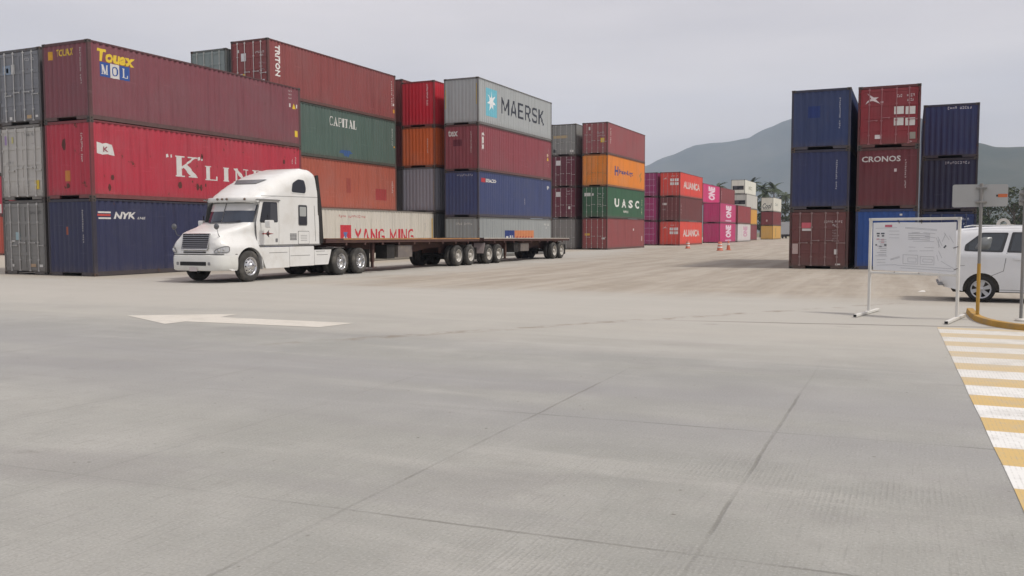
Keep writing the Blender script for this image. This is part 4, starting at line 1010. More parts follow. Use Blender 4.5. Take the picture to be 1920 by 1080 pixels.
def wheel(parent, x, y, r, wdt, side, rimmat, dual=False, hub=True, name='wheel', steer=False):
    """outer face at x (towards +x for side=1)"""
    wroot = bpy.data.objects.new(name, None); COL.objects.link(wroot); wroot.parent = parent; wroot.location = (x, y, r); wroot.empty_display_size = .2
    s = side
    def tyre(t0):
        mb = MB()
        prof = [(0.02, r * .56), (0.0, r * .62), (0.0, r * .80), (.012, r * .91), (.035, r * .965), (.06, r), (wdt - .06, r), (wdt - .035, r * .965), (wdt - .012, r * .91), (wdt, r * .8), (wdt, r * .62), (wdt - .02, r * .56)]
        mb.lathe([(-s * (t + t0), q) for t, q in prof], 'x', (0, 0, 0), 40)
        for k in (-1.6, -.55, .55, 1.6):                  # tread grooves
            t = wdt / 2 + k * wdt * .13
            mb.lathe([(-s * (t + t0 - .006), r * 1.002), (-s * (t + t0 + .006), r * 1.002)], 'x', (0, 0, 0), 40, 1)
        return mb.obj('tyre', [RUBBER(), BLACK()], wroot)
    tyre(0)
    if dual: tyre(wdt + .05)
    mb = MB()
    if dual:      # deep dished outer rim with a small hub far inside
        prof = [(0.0, r * .60), (-.004, r * .57), (.02, r * .545), (.12, r * .53), (.165, r * .47), (.17, r * .25), (.10, r * .23), (.02, r * .21), (.0, r * .16), (.0, .0)]
    else:         # convex steer rim
        prof = [(0.0, r * .60), (-.012, r * .57), (.02, r * .53), (.035, r * .46), (-.01, r * .38), (-.03, r * .27), (-.035, r * .23), (-.07, r * .20), (-.08, r * .12), (-.08, 0)]
    mb.lathe([(-s * t, q) for t, q in prof], 'x', (0, 0, 0), 32)
    nb = 10
    for k in range(nb):                                   # hand holes and nuts
        a = 2 * pi * k / nb; t = .163 if dual else .008
        c_ = (-s * t, r * .40 * cos(a), r * .40 * sin(a))
        mb.lathe([(s * .004, 0), (s * .004, r * .055), (-s * .02, r * .055)], 'x', c_, 10, 1)
        c2 = (-s * (.165 if dual else -.03), r * .29 * cos(a + .3), r * .29 * sin(a + .3))
        mb.lathe([(-s * .01, .018), (s * .035, .016), (s * .035, 0)], 'x', c2, 6, 0)
    mb.obj('rim', [rimmat, BLACK()], wroot)
    return wroot

# ------------------------------------------------------------------ the tractor unit
TX = -21.0                                    # centre line
def build_truck():
    t = thing('tractor_truck', 'white sleeper cab tractor truck with long bonnet, pulling the rusty flatbed', 'truck', (TX, 22.55, 0))
    oy = 22.55
    W_ = TRUCKW()
    O = lambda pts: [(p[0] - oy, *p[1:]) for p in pts]
    # sleeper cab
    def wc(y, z): return 1.13 - .06 * max(0, (z - 2.9)) - (.05 * max(0, -(y - .75)) if y < .75 else 0)
    roof = [(22.74, 2.66, .62), (22.66, 2.72, .6), (22.80, 2.80, .6), (23.02, 2.91, .56), (23.32, 3.08, .52), (23.68, 3.27, .48), (24.1, 3.46, .44), (24.6, 3.65, .40), (25.2, 3.82, .36), (25.7, 3.93, .32), (26.0, 3.91, .24), (26.18, 3.80, .12), (26.24, 3.6, .04)]
    cab = O([(22.98, 1.16, 0), (22.90, 1.5, 0), (22.52, 1.92, .9), (22.64, 2.2, .9), (22.82, 2.62, .7)] + roof + [(26.40, 1.16, 0)])
    mb = MB(); shell(mb, cab, wc, .075)
    finish(mb.obj('cab', W_, t), 40)
    # windscreen: two panes bent round the cab front
    def front(z):                                           # profile y of the screen at height z
        f = (z - 1.92) / .72; return (22.52 + .12 * (z - 1.92) / .28 if z < 2.2 else 22.64 + .18 * (z - 2.2) / .42) - oy
    def ws(mb, z0, z1, a0, a1, off, n=10, m=5, mi=0):
        V = []; r = .9
        for j in range(m + 1):
            z = z0 + (z1 - z0) * j / m
            for i in range(n + 1):
                s_ = a0 + (a1 - a0) * i / n; hw = wc(.2, z); fl = hw - r      # s_ runs from -1 to 1 across the front
                arcl = r * radians(60); tot = fl + arcl; u = abs(s_) * tot
                if u <= fl: x = u; y = front(z) - off
                else:
                    th = (u - fl) / r; x = fl + (r + off) * sin(th); y = front(z) + r - (r + off) * cos(th)
                V.append((x if s_ >= 0 else -x, y, z))
        F = [(j * (n + 1) + i, j * (n + 1) + i + 1, (j + 1) * (n + 1) + i + 1, (j + 1) * (n + 1) + i) for j in range(m) for i in range(n)]
        mb.add(V, F, mi, True)
    gl = plain('windscreen_glass', (.030, .040, .060), .08, 0, .1, 1, .6)
    g = MB(); ws(g, 1.965, 2.60, -.96, -.012, .006); wsl = g.obj('windscreen', gl, t); wsl['label'] = 'far half of the split windscreen'
    g = MB(); ws(g, 1.965, 2.60, .012, .96, .006); wsr = g.obj('windscreen', gl, t); wsr['label'] = 'near half of the split windscreen'
    sh = plain('sun_blind', (.52, .52, .51), .35, 0, .06, 1, .5, .3)
    g = MB(); ws(g, 2.33, 2.60, -.93, -.02, .010); g.obj('sun_blind', sh, wsl)
    g = MB(); ws(g, 2.36, 2.60, .02, .93, .010); g.obj('sun_blind', sh, wsr)
    g = MB(); ws(g, 1.935, 1.965, -.97, .97, .012, 24, 1); ws(g, 2.60, 2.63, -.97, .97, .012, 24, 1); ws(g, 1.96, 2.60, -.985, -.96, .012, 2, 6); ws(g, 1.96, 2.60, .96, .985, .012, 2, 6); ws(g, 1.96, 2.60, -.012, .012, .013, 2, 6)
    g.obj('windscreen_seal', plain('rubber_seal', (.10, .10, .10), .7), t)
    g = MB()
    for sx in (-.55, .15): g.tube([(sx, front(1.96) - .02 + .25 * sx * sx, 1.95), (sx + .25, front(2.0) - .02 + .25 * (sx + .25) ** 2, 1.99), (sx + .55, front(2.03) - .02 + .25 * (sx + .55) ** 2, 2.02)], .012, 6)
    g.obj('wiper', DARK(), t)
    # sun visor with marker lamps
    mb = MB(); V = []
    n = 28
    for i in range(n + 1):
        s_ = -1 + 2 * i / n; hw = 1.13; r = .86; fl = hw - r; tot = fl + r * radians(64); u = abs(s_) * tot
        if u <= fl: x, y = u, 22.63 - oy
        else: th = (u - fl) / r; x, y = fl + r * sin(th), 22.63 - oy + r - r * cos(th)
        x = x if s_ >= 0 else -x; d = .05
        V += [(x, y, 2.79), (x * 1.01, y - .05, 2.66), (x * 1.0, y + .02, 2.635), (x * .96, y + .16, 2.66)]
    F = []
    for i in range(n):
        for k in range(3): F.append((i * 4 + k, i * 4 + k + 1, i * 4 + k + 5, i * 4 + k + 4))
    mb.add(V, F, 0, True); mb.obj('sun_visor', W_, t)
    for x in (-.92, -.2, 0, .2, .80):
        mb = MB(); yy = 22.575 - oy + (0 if abs(x) < .27 else .86 - sqrt(max(0, .86 ** 2 - (abs(x) - .27) ** 2)))
        mb.lathe([(-.028, 0), (-.022, .03), (0.02, .045)], 'y', (x, yy, 2.735), 10); mb.obj('marker_lamp', plain('dark_amber_lens', (.13, .085, .06), .3), t)
    # roof light panel, set into the fairing
    mb = MB(); V = []
    pr = [(23.72, 3.290), (23.84, 3.344), (23.96, 3.399), (24.07, 3.448)]
    for k, (y, z) in enumerate(pr):
        hw = .47 + .07 * k; 
        for x in (-hw, hw): V.append((x, y - oy - .012, z + .016))
    mb.add(V, [(2 * i, 2 * i + 1, 2 * i + 3, 2 * i + 2) for i in range(3)], 0, True); mb.obj('roof_window', plain('grey_roof_glass', (.11, .115, .12), .18, 0, .1, 2), t)
    # side windows
    for sd in (1, -1):
        win = round_poly([(23.10 - oy, 1.97), (24.02 - oy, 1.97), (24.0 - oy, 2.66), (23.28 - oy, 2.66)], .07)
        d = round_poly([(22.98 - oy, 1.20), (24.06 - oy, 1.20), (24.08 - oy, 2.74), (23.16 - oy, 2.74), (22.94 - oy, 1.95)], .06)
        dm = MB(); skin(dm, d, wc, .006, 0, sd, .2, 0, .01); door = finish(dm.obj('door', W_, t))
        dm = MB(); skin(dm, [(p[0] * 1.0 + (-.012 if p[0] < 23.5 - oy else .012), p[1] + (-.012 if p[1] < 2 else .012)) for p in d], wc, .0035, 0, sd, .2, 0, .01); finish(dm.obj('door_gap', plain('panel_gap', (.13, .13, .125), .8), t))
        g = MB(); skin(g, win, wc, .010, 0, sd, .2); finish(g.obj('door_window', GLASS(), door))
        g = MB(); skin(g, round_poly([(23.62 - oy, 1.99), (23.99 - oy, 1.99), (23.98 - oy, 2.60), (23.66 - oy, 2.63)], .05), wc, .013, 0, sd, .2); finish(g.obj('window_pane', plain('painted_window_reflection', (.075, .078, .088), .12, 0, .1, 1), door))  # reflection painted as a lighter grey panel over the door glass
        g = MB(); skin(g, [(22.93 - oy, 2.70), (24.12 - oy, 2.70), (24.12 - oy, 2.745), (22.96 - oy, 2.745)], wc, .045, 0, sd, .3, 0, .04); finish(g.obj('rain_gutter', plain('grey_trim', (.17, .17, .165), .6), t))
        g = MB(); skin(g, round_poly([(23.88 - oy, 1.30), (23.99 - oy, 1.30), (23.99 - oy, 1.42), (23.88 - oy, 1.42)], .02), wc, .016, 0, sd); finish(g.obj('door_handle', plain('grey_trim2', (.16, .16, .165), .5), door))
        # emblem on the door: a dark red and black four pointed star with side arrows
        for k, (poly, cl) in enumerate((([(23.22, 1.585), (23.42, 1.61), (23.50, 1.67), (23.58, 1.61), (23.80, 1.585), (23.58, 1.56), (23.50, 1.50), (23.42, 1.56)], (.36, .07, .07)), ([(23.40, 1.585), (23.56, 1.72), (23.53, 1.60), (23.66, 1.585), (23.53, 1.565), (23.56, 1.45)], (.05, .04, .045)), ([(23.18, 1.585), (23.30, 1.62), (23.27, 1.585), (23.30, 1.55)], (.36, .07, .07)))):
            g = MB(); skin(g, [(a - oy, b) for a, b in poly], wc, .011 + .0015 * k, 0, sd, 1, 0, .004); g.obj('door_emblem', flat(cl), door)
        up_ = round_poly([(24.78, 3.04), (25.54, 3.02), (25.60, 3.20), (25.52, 3.49), (25.18, 3.51), (24.86, 3.36)], .08)
        rim = [( (p[0] - 25.19) * 1.10 + 25.19, (p[1] - 3.28) * 1.13 + 3.28) for p in up_]
        g = MB(); skin(g, [(a - oy, b) for a, b in rim], wc, .012, 0, sd, .15, 0, .02); up = finish(g.obj('upper_sleeper_window', W_, t))
        g = MB(); skin(g, [(a - oy, b) for a, b in up_], wc, .017, 0, sd, .15); finish(g.obj('window_pane', GLASS(), up))
        mid = round_poly([(25.16, 1.90), (25.60, 1.90), (25.60, 2.58), (25.16, 2.58)], .06)
        g = MB(); skin(g, [((p[0] - 25.38) * 1.13 + 25.38 - oy, (p[1] - 2.24) * 1.08 + 2.24) for p in mid], wc, .010, 0, sd, .3, 0, .01); mw = finish(g.obj('sleeper_window', plain('rubber_seal', (.10, .10, .10), .7), t))
        g = MB(); skin(g, [(a - oy, b) for a, b in mid], wc, .014, 0, sd, .3); finish(g.obj('window_pane', GLASS(), mw))
        g = MB(); skin(g, round_poly([(25.20 - oy, 2.20), (25.56 - oy, 2.20), (25.56 - oy, 2.54), (25.20 - oy, 2.54)], .04), wc, .017, 0, sd, .3); finish(g.obj('sun_blind', plain('pale_blind', (.36, .37, .36), .3), mw))
        hatch = round_poly([(25.12, 1.22), (25.72, 1.22), (25.72, 1.66), (25.12, 1.66)], .04)
        g = MB(); skin(g, [((p[0] - 25.42) * 1.06 + 25.42 - oy, (p[1] - 1.44) * 1.08 + 1.44) for p in hatch], wc, .004, 0, sd, 1, 0, .008); h0 = finish(g.obj('luggage_hatch', plain('panel_gap', (.13, .13, .125), .8), t))
        g = MB(); skin(g, [(a - oy, b) for a, b in hatch], wc, .010, 0, sd, 1); finish(g.obj('hatch_panel', W_, h0))
        g = MB()
        for q in range(4): skin(g, [(25.24 - oy, 1.33 + q * .06), (25.60 - oy, 1.33 + q * .06), (25.60 - oy, 1.35 + q * .06), (25.24 - oy, 1.35 + q * .06)], wc, .0125, 0, sd, 1, 0, .003)
        g.obj('lettering', flat((.42, .42, .41)), h0)
        g = MB()
        for q in range(5): skin(g, [(24.66 - oy, 1.36 + q * .05), (25.02 - oy, 1.36 + q * .05), (25.02 - oy, 1.39 + q * .05), (24.66 - oy, 1.39 + q * .05)], wc, .008, 0, sd, 1)
        g.obj('air_grille', plain('grey_grille', (.20, .20, .20), .6), t)
        g = MB(); skin(g, [(23.20 - oy, 2.855), (26.24 - oy, 2.90), (26.24 - oy, 2.912), (23.20 - oy, 2.867)], wc, .004, 0, sd, .3); skin(g, [(22.98 - oy, 1.175), (26.39 - oy, 1.175), (26.39 - oy, 1.21), (22.98 - oy, 1.21)], wc, .012, 0, sd, .3, 0, .02)
        skin(g, [(26.10 - oy, 1.3), (26.12 - oy, 1.3), (26.06 - oy, 2.6), (26.04 - oy, 2.6)], wc, .004, 0, sd, .3)
        finish(g.obj('body_seam', plain('panel_gap', (.13, .13, .125), .8), t))
        # folded side mirror
        m = MB(); m.tube([(sd * 1.08, 23.15 - oy, 1.98), (sd * 1.40, 23.18 - oy, 1.96), (sd * 1.40, 23.18 - oy, 2.2)], .02, 8); mr_ = m.obj('side_mirror', DARK(), t)
        m = MB(); m.prism(round_poly([(23.10 - oy, 1.78), (23.30 - oy, 1.78), (23.32 - oy, 2.04), (23.08 - oy, 2.04)], .06), sd * 1.36, sd * 1.56, 'x'); m.obj('mirror_housing', W_, mr_)
        m = MB(); m.tube([(sd * .80, 21.60 - oy, 1.48), (sd * .88, 21.44 - oy, 1.56), (sd * .90, 21.36 - oy, 1.76)], .014, 6)
        m.lathe([(-.02, .0), (-.02, .085), (.0, .10), (.05, .075), (.06, 0)], 'y', (sd * .9, 21.34 - oy, 1.82), 16); m.obj('bonnet_mirror', plain('mirror_back', (.13, .135, .14), .3, .4, .2, 6), t)
        # side fairing below the cab, in three panels, and its step holes
        sk = MB(); wf = lambda y, z: 1.17 + .012 * sin(z * 3)
        for a, b, zb in ((23.22, 24.55, .41), (24.57, 25.95, .43)): skin(sk, round_poly([(a + (.10 if a < 23.5 else 0) - oy, zb), (b - oy, zb), (b - oy, 1.13), (a - (.22 if a < 23.5 else 0) - oy, 1.13)], .03), wf, 0, 0, sd, .3, 0, .05)
        sf = finish(sk.obj('side_fairing', W_, t))
        sk = MB(); skin(sk, round_poly([(25.97 - oy, .44), (26.78 - oy, .44), (27.0 - oy, .99), (25.97 - oy, .99)], .03), wf, 0, 0, sd, .3, 0, .05); finish(sk.obj('rear_fairing', W_, t))
        sk = MB()
        for a, b, z in ((23.5, 24.45, .93), (24.6, 25.7, .80), (26.1, 26.75, .80), (26.05, 26.6, .93)): skin(sk, [(a - oy, z), (b - oy, z), (b - oy, z + .014), (a - oy, z + .014)], wf, .003, 0, sd, 1)
        sk.obj('step_slot', plain('panel_gap', (.13, .13, .125), .8), sf)
        mb = MB(); mb.lathe([(.08, .0), (.08, .30), (1.0, .30), (1.0, 0)], 'y', (sd * .82, 24.6 - oy, .72), 20); mb.lathe([(-.9, .0), (-.9, .30), (.06, .30), (.06, 0)], 'y', (sd * .82, 24.6 - oy, .72), 20); mb.obj('fuel_tank', CHROME(), t)
        # gap closing strip behind the cab (black)
        mb = MB(); mb.prism([(26.36 - oy, 1.2), (26.62 - oy, 1.25), (26.52 - oy, 2.6), (26.34 - oy, 3.72), (26.2 - oy, 3.7)], sd * 1.05, sd * 1.11, 'x'); mb.obj('cab_extender', DARK(), t)
    # bonnet with the front wings
    def wh(y, z):
        top = .80 + .25 * max(0, min(1, (y + 1.0) / 1.2))
        wing = 1.18
        f = max(0, min(1, (z - 1.08) / .56)); f = f * f * (3 - 2 * f)
        return wing * (1 - f) + top * f
    A = arc(22.55, .50, .64, 205, -14, 18)
    A = [(a, max(b, .40), 0) for a, b, _ in A]
    hood = [(21.75, .40, 0), (21.46, .60, .5), (21.42, .95, .5), (21.45, 1.10, .30), (21.47, 1.30, .26), (21.54, 1.58, .14), (21.72, 1.665, .16), (22.15, 1.79, .18), (22.5, 1.90, .18), (22.72, 1.965, 0), (22.98, 1.965, 0), (22.98, 1.25, 0), (23.10, .95, 0)]
    hood = [((22.0 - (22.0 - p[0]) * 1.2 if p[0] < 22.0 else p[0]), p[1], p[2]) for p in hood]
    hood = hood + [(p[0], p[1], 0) for p in reversed(A)]
    mb = MB(); shell(mb, O(hood), wh, .06); finish(mb.obj('bonnet', W_, t), 40)
    mb = MB(); mb.box(-1.05, 1.05, 21.75 - oy, 23.1 - oy, .55, 1.0); mb.obj('wheel_arch_liner', DARK(), t)
    # grille
    def gy(z): return 21.335 + (z - 1.10) * .10 - oy if z < 1.3 else 21.36 + (z - 1.3) * .29 - oy
    mb = MB(); mb.add([(-.53, gy(1.09) - .02, 1.09), (.53, gy(1.09) - .02, 1.09), (.55, gy(1.57) - .03, 1.57), (-.55, gy(1.57) - .03, 1.57)], [(0, 1, 2, 3)]); gr = mb.obj('grille', BLACK(), t)
    mb = MB()
    for k in range(7):
        z = 1.13 + k * .066; hw = .53 + .02 * (k / 6); y = gy(z) - .035
        mb.box(-hw, hw, y - .012, y + .02, z - .008, z + .010)
    mb.obj('grille_bars', plain('brushed_bar', (.42, .42, .46), .35, .6, .1, 4), gr)
    mb = MB(); ring = [(-.54, 1.08), (.54, 1.08), (.56, 1.58), (-.56, 1.58)]
    pts = [(a, gy(b) - .035, b) for a, b in ring]; mb.tube(pts + [pts[0]], .026, 8); mb.obj('grille_surround', CHROME(), gr)
    mb = MB(); mb.box(-.46, .46, 21.285 - oy, 21.32 - oy, .975, 1.015); mb.obj('lower_air_slot', BLACK(), t)
    # head lamps on the wing corners, following the rounding
    lens = plain('headlamp_lens', (.50, .51, .52), .08, .2, .1, 4, .8, .6)
    for sd in (1, -1):
        g = MB(); pts = []
        a0, a1 = 14, 70
        n = 10; V = []
        for i in range(n + 1):
            th = radians(a0 + (a1 - a0) * i / n); r = .5; cxx = 1.18 - .5; cyy = 21.305 + .5 - oy
            x = sd * (cxx + (r + .008) * sin(th)); y = cyy - (r + .008) * cos(th)
            f = i / n; zb = .975 + .03 * f; zt = 1.02 + .165 * min(1, f * 1.5) ** .6
            if i == n: zt = 1.16; zb = 1.03
            V += [(x, y, zb), (x, y, zt)]
        g.add(V, [(2 * i, 2 * i + 2, 2 * i + 3, 2 * i + 1) for i in range(n)], 0, True); hl = g.obj('headlight', lens, t)
        g = MB()
        V2 = [(v[0] * 1.004 + 0 * sd, v[1] - .004, v[2]) for v in V]
        bot = [V2[2 * i] for i in range(n + 1)]; top = [V2[2 * i + 1] for i in range(n + 1)]
        g.tube(bot + top[::-1] + [bot[0]], .009, 6); g.obj('headlight_rim', plain('rubber_seal', (.10, .10, .10), .7), hl)
        g = MB()
        for i in (3, 6):
            p = Vector(V2[2 * i]).lerp(Vector(V2[2 * i + 1]), .5); d = Vector((sd * .6, -.8, 0)); g.lathe([(-.012, 0), (-.012, .045), (0, .052)], 'y', tuple(p), 14)
        g.obj('headlight_bulb', CHROME(), hl)
    # bumper, wrapped round the corners
    mb = MB()
    plan = [(-1.20, 21.97)] + [(-1.20 + .55 - .55 * cos(radians(a)), 21.91 - .55 * sin(radians(a))) for a in range(0, 91, 10)] + [(1.20 - .55 + .55 * sin(radians(a)), 21.91 - .55 * cos(radians(a))) for a in range(0, 91, 10)] + [(1.20, 21.97)]
    plan = [(x, 22.0 - (22.0 - y) * 1.2) for x, y in plan]
    n = len(plan); V = []
    prof = [(.40, .05), (.44, .012), (.62, .0), (.80, .0), (.885, .015), (.905, .07)]
    for z, ins in prof:
        for x, y in plan:
            c_ = Vector((x, y - 21.97)); k = 1 - ins / max(.3, c_.length); V.append((c_.x * k, c_.y * k + 21.97 - oy, z))
    F = [(j * n + i, j * n + i + 1, (j + 1) * n + i + 1, (j + 1) * n + i) for j in range(len(prof) - 1) for i in range(n - 1)]
    F += [tuple(range(n - 1, -1, -1)), tuple((len(prof) - 1) * n + i for i in range(n))]
    mb.add(V, F, 0, True); bp = finish(mb.obj('bumper', plain('bumper_white', (.66, .66, .62), .4, 0, .06, 2, .5, .2, .4, (.42, .39, .34)), t), 50)
    mb = MB(); V2 = []
    for z in (.912, .935):
        for x, y in plan: V2.append((x * .985, (y - 21.97) * .985 + 21.97 - oy, z))
    mb.add(V2, [(i, i + 1, n + i + 1, n + i) for i in range(n - 1)], 0, True); mb.obj('bumper_gap', BLACK(), bp)
    yb = 21.232 - oy
    mb = MB(); mb.prism(round_poly([(-.56, .565), (.54, .565), (.54, .69), (-.56, .69)], .03), yb - .006, yb + .03, 'y'); mb.obj('bumper_air_intake', BLACK(), bp)
    for x in (-.66, .66):
        mb = MB(); mb.prism(round_poly([(x - .05, .58), (x + .05, .58), (x + .05, .68), (x - .05, .68)], .02), yb - .008, yb + .02, 'y'); mb.obj('fog_lamp', plain('grey_grille', (.20, .20, .20), .6), bp)
    mb = MB(); mb.box(-.16, .16, yb - .018, yb - .008, .385, .515); mb.obj('number_plate', plain('plate_pale', (.50, .45, .44), .5), bp)
    # chassis, deck plate, fifth wheel
    mb = MB()
    for x in (-.45, .37): mb.box(x, x + .08, 21.7 - oy, 29.4 - oy, .62, .90)
    mb.box(-.9, .9, 26.45 - oy, 26.9 - oy, .86, .95); mb.box(-.45, .45, 27.3 - oy, 28.9 - oy, .95, 1.10); mb.obj('chassis', DARK(), t)
    mb = MB(); mb.cbox(-1.16, -.4, 26.42 - oy, 27.15 - oy, .99, 1.07, .02); mb.cbox(.4, 1.16, 26.42 - oy, 27.15 - oy, .99, 1.07, .02); mb.obj('deck_step', DARK(), t)
    mb = MB(); mb.prism([(26.7 - oy, 1.045), (27.9 - oy, 1.045), (27.9 - oy, 1.06), (26.75 - oy, 1.09)], .75, 1.12, 'x'); mb.obj('deck_plate', CHROME(), t)
    for y in (22.55, 27.56, 28.83):
        mb = MB(); mb.tube([(-1.0, y - oy, .51), (1.0, y - oy, .51)], .075, 10)
        if y > 23: mb.lathe([(-.2, 0), (-.17, .16), (0, .22), (.17, .16), (.2, 0)], 'x', (0, y - oy, .51), 14)
        mb.obj('axle', DARK(), t)
    for sd in (1, -1):
        w1 = wheel(t, sd * 1.20, 0, .515, .29, sd, CHROME()); w1.name = 'front_wheel'
        for y in (27.56, 28.83):
            w2 = wheel(t, sd * 1.22, y - oy, .51, .26, sd, CHROME(), True); w2.name = 'drive_wheel'
        mb = MB(); mb.box(sd * .62 if sd > 0 else -1.2, 1.2 if sd > 0 else -.62, 29.47 - oy, 29.485 - oy, .22, .95); mb.obj('mud_flap', RUBBER(), t)
build_truck()

# ------------------------------------------------------------------ flatbed trailers and the dolly between them
def build_trailer(label, y0, y1, z0, z1, axles, railmat, leg_y, group):
    """y0..y1 deck, top height runs z0..z1"""
    t = thing('flatbed_trailer', label, 'trailer', (TX, y0, 0), 0, group)
    L = y1 - y0; hw = 1.24
    th = math.atan2(z1 - z0, L)
    def Z(y, off=0): return z0 + (z1 - z0) * (y / L) + off
    def slab(mb, x0, x1, a, b, top, bot, mi=0):
        vs = [(x0, a, Z(a, bot)), (x1, a, Z(a, bot)), (x1, b, Z(b, bot)), (x0, b, Z(b, bot)), (x0, a, Z(a, top)), (x1, a, Z(a, top)), (x1, b, Z(b, top)), (x0, b, Z(b, top))]
        mb.add(vs, [(0, 3, 2, 1), (4, 5, 6, 7), (0, 1, 5, 4), (1, 2, 6, 5), (2, 3, 7, 6), (3, 0, 4, 7)], mi)
    mb = MB(); n = 14
    for i in range(n):                                      # deck boards
        a = -hw + .06 + (2 * hw - .12) * i / n; slab(mb, a + .004, a + (2 * hw - .12) / n - .004, .06, L - .06, 0, -.05)
    mb.obj('deck', plain('worn_deck_boards', (.19, .14, .10), .85, 0, .3, 5, .2, 0, .6, (.30, .25, .19)), t)
    for sd in (1, -1):
        mb = MB(); a, b = sorted((sd * (hw - .05), sd * hw)); slab(mb, a, b, 1.1 if leg_y > 3.2 else 0, L, .012, -.035, 1); slab(mb, a, b, 0, 1.099 if leg_y > 3.2 else .001, .014, -.03); slab(mb, a, b, 0, L, -.0355, -.075); a, b = sorted((sd * (hw - .09), sd * (hw - .012))); slab(mb, a, b, .0, L, -.0755, -.15)
        r = mb.obj('side_rail', [RUSTRED(), railmat], t)
        mb = MB(); k = int(L / 1.2)
        for i in range(1, k):
            y = L * i / k; a, b = sorted((sd * (hw - .02), sd * (hw + .012))); slab(mb, a, b, y - .05, y + .05, -.155, -.25); slab(mb, min(0, sd * (hw - .03)) if sd < 0 else .5, max(0, sd * (hw - .03)) if sd > 0 else -.5, y - .03, y + .03, -.08, -.17)
        mb.obj('stake_pocket', RUSTRED(), r)
    for yy, nm in ((0, 'headboard_rail'), (L - .06, 'rear_rail')):
        mb = MB(); slab(mb, -hw + .05, hw - .05, yy, yy + .06, .010, -.16); o = mb.obj(nm, RUSTRED(), t)
    for x in (-.50, .38):                                   # fish bellied main beams
        mb = MB()
        pr = [(0.3, -.16), (L - .1, -.16), (L - .1, -.40), (L * .70, -.44), (L * .60, -.60), (2.6, -.60), (2.1, -.36), (.3, -.34)]
        mb.prism([(a, Z(a, b)) for a, b in pr], x, x + .12, 'x'); mb.obj('main_beam', RUSTRED(), t)
    mb = MB()
    if leg_y:
        for sd in (1, -1):
            m = MB(); m.cbox(sd * .95 - .07, sd * .95 + .07, leg_y - .07, leg_y + .07, .42, Z(leg_y, -.16), .015); m.cbox(sd * .95 - .05, sd * .95 + .05, leg_y - .05, leg_y + .05, .22, .42, .01); m.box(sd * .95 - .13, sd * .95 + .13, leg_y - .13, leg_y + .13, .19, .22); m.tube([(sd * .95, leg_y, .6), (sd * .55, leg_y + .7, Z(leg_y, -.5))], .03, 6)
            m.obj('landing_leg', RUSTRED(), t)
        m = MB(); m.box(.52, 1.08, leg_y + .9, leg_y + 1.5, .52, Z(leg_y, -.26)); m.obj('tool_box', DARK(), t)
        m = MB(); m.box(.52, 1.10, leg_y + 1.75, leg_y + 2.9, .56, Z(leg_y, -.30)); m.obj('spare_rack', plain('grey_rack', (.16, .14, .13), .8, 0, .2, 3, .3, 0, .6), t)
    for y in axles:
        y -= y0
        m = MB(); m.tube([(-1.0, y, .50), (1.0, y, .50)], .07, 10); m.box(-.6, -.48, y - .45, y + .45, .55, .63); m.box(.48, .6, y - .45, y + .45, .55, .63); m.obj('axle', DARK(), t)
        for sd in (1, -1): wheel(t, sd * 1.25, y, .50, .26, sd, DRIM(), True)
    if len(axles) > 1:
        for sd in (1, -1):
            m = MB(); a, b = sorted((sd * .62, sd * 1.22)); m.box(a, b, axles[-1] - y0 + .66, axles[-1] - y0 + .675, .25, .86); m.obj('mud_flap', RUBBER(), t)
            m = MB(); m.prism([(axles[0] - y0 - .5, .62), (axles[-1] - y0 + .5, .62), (axles[-1] - y0 + .5, Z(L * .8, -.4)), (axles[0] - y0 - .5, Z(L * .8, -.4))], min(sd * .40, sd * .50), max(sd * .40, sd * .50), 'x'); m.obj('suspension_frame', RUSTRED(), t)
    return t
ORAIL = plain('orange_rust_rail', (.40, .21, .085), .8, 0, .3, 1.2, .3, 0, .75, (.17, .085, .055))
GRAIL = plain('bleached_rail', (.46, .43, .38), .75, 0, .2, 1.5, .3, 0, .55, (.20, .16, .12))
build_trailer('long empty flatbed trailer with rusty orange side rail, coupled right behind the white cab', 26.6, 39.25, 1.385, 1.32, (37.0, 38.28), ORAIL, 3.45, 'flatbed trailers of the road train')
build_trailer('empty flatbed trailer with pale side rail, rear one of the road train', 39.75, 51.9, 1.33, 1.24, (49.35, 50.55), GRAIL, 3.1, 'flatbed trailers of the road train')

def build_dolly():
    t = thing('converter_dolly', 'rusty two axle dolly under the front of the rear flatbed trailer', 'dolly', (TX, 40.95, 0))
    m = MB()
    for x in (-.45, .37): m.cbox(x, x + .08, -.95, .95, .62, .80, .01)
    m.box(-.45, .45, -.95, -.85, .62, .80); m.box(-.45, .45, .85, .95, .62, .80); m.obj('frame', RUSTRED(), t)
    m = MB(); m.tube([(-.4, -.9, .70), (0, -1.75, .68)], .05, 8); m.tube([(.4, -.9, .70), (0, -1.75, .68)], .05, 8); m.obj('drawbar', RUSTRED(), t)
    m = MB(); m.lathe([(0, 0), (0, .45), (.10, .48), (.12, 0)], 'z', (0, 0, .82), 20); m.obj('fifth_wheel', DARK(), t)
    for y in (-.60, .56):
        m = MB(); m.tube([(-1.0, y, .50), (1.0, y, .50)], .07, 10); m.obj('axle', DARK(), t)
        for sd in (1, -1): wheel(t, sd * 1.24, y, .50, .26, sd, DRIM(), True)
    for sd in (1, -1):
        m = MB(); m.prism([(-1.25, .55), (-1.20, .55), (-1.0, 1.08), (-1.05, 1.08)], min(sd * .6, sd * 1.2), max(sd * .6, sd * 1.2), 'x'); m.obj('mud_guard', plain('pale_guard', (.24, .20, .19), .7), t)
build_dolly()

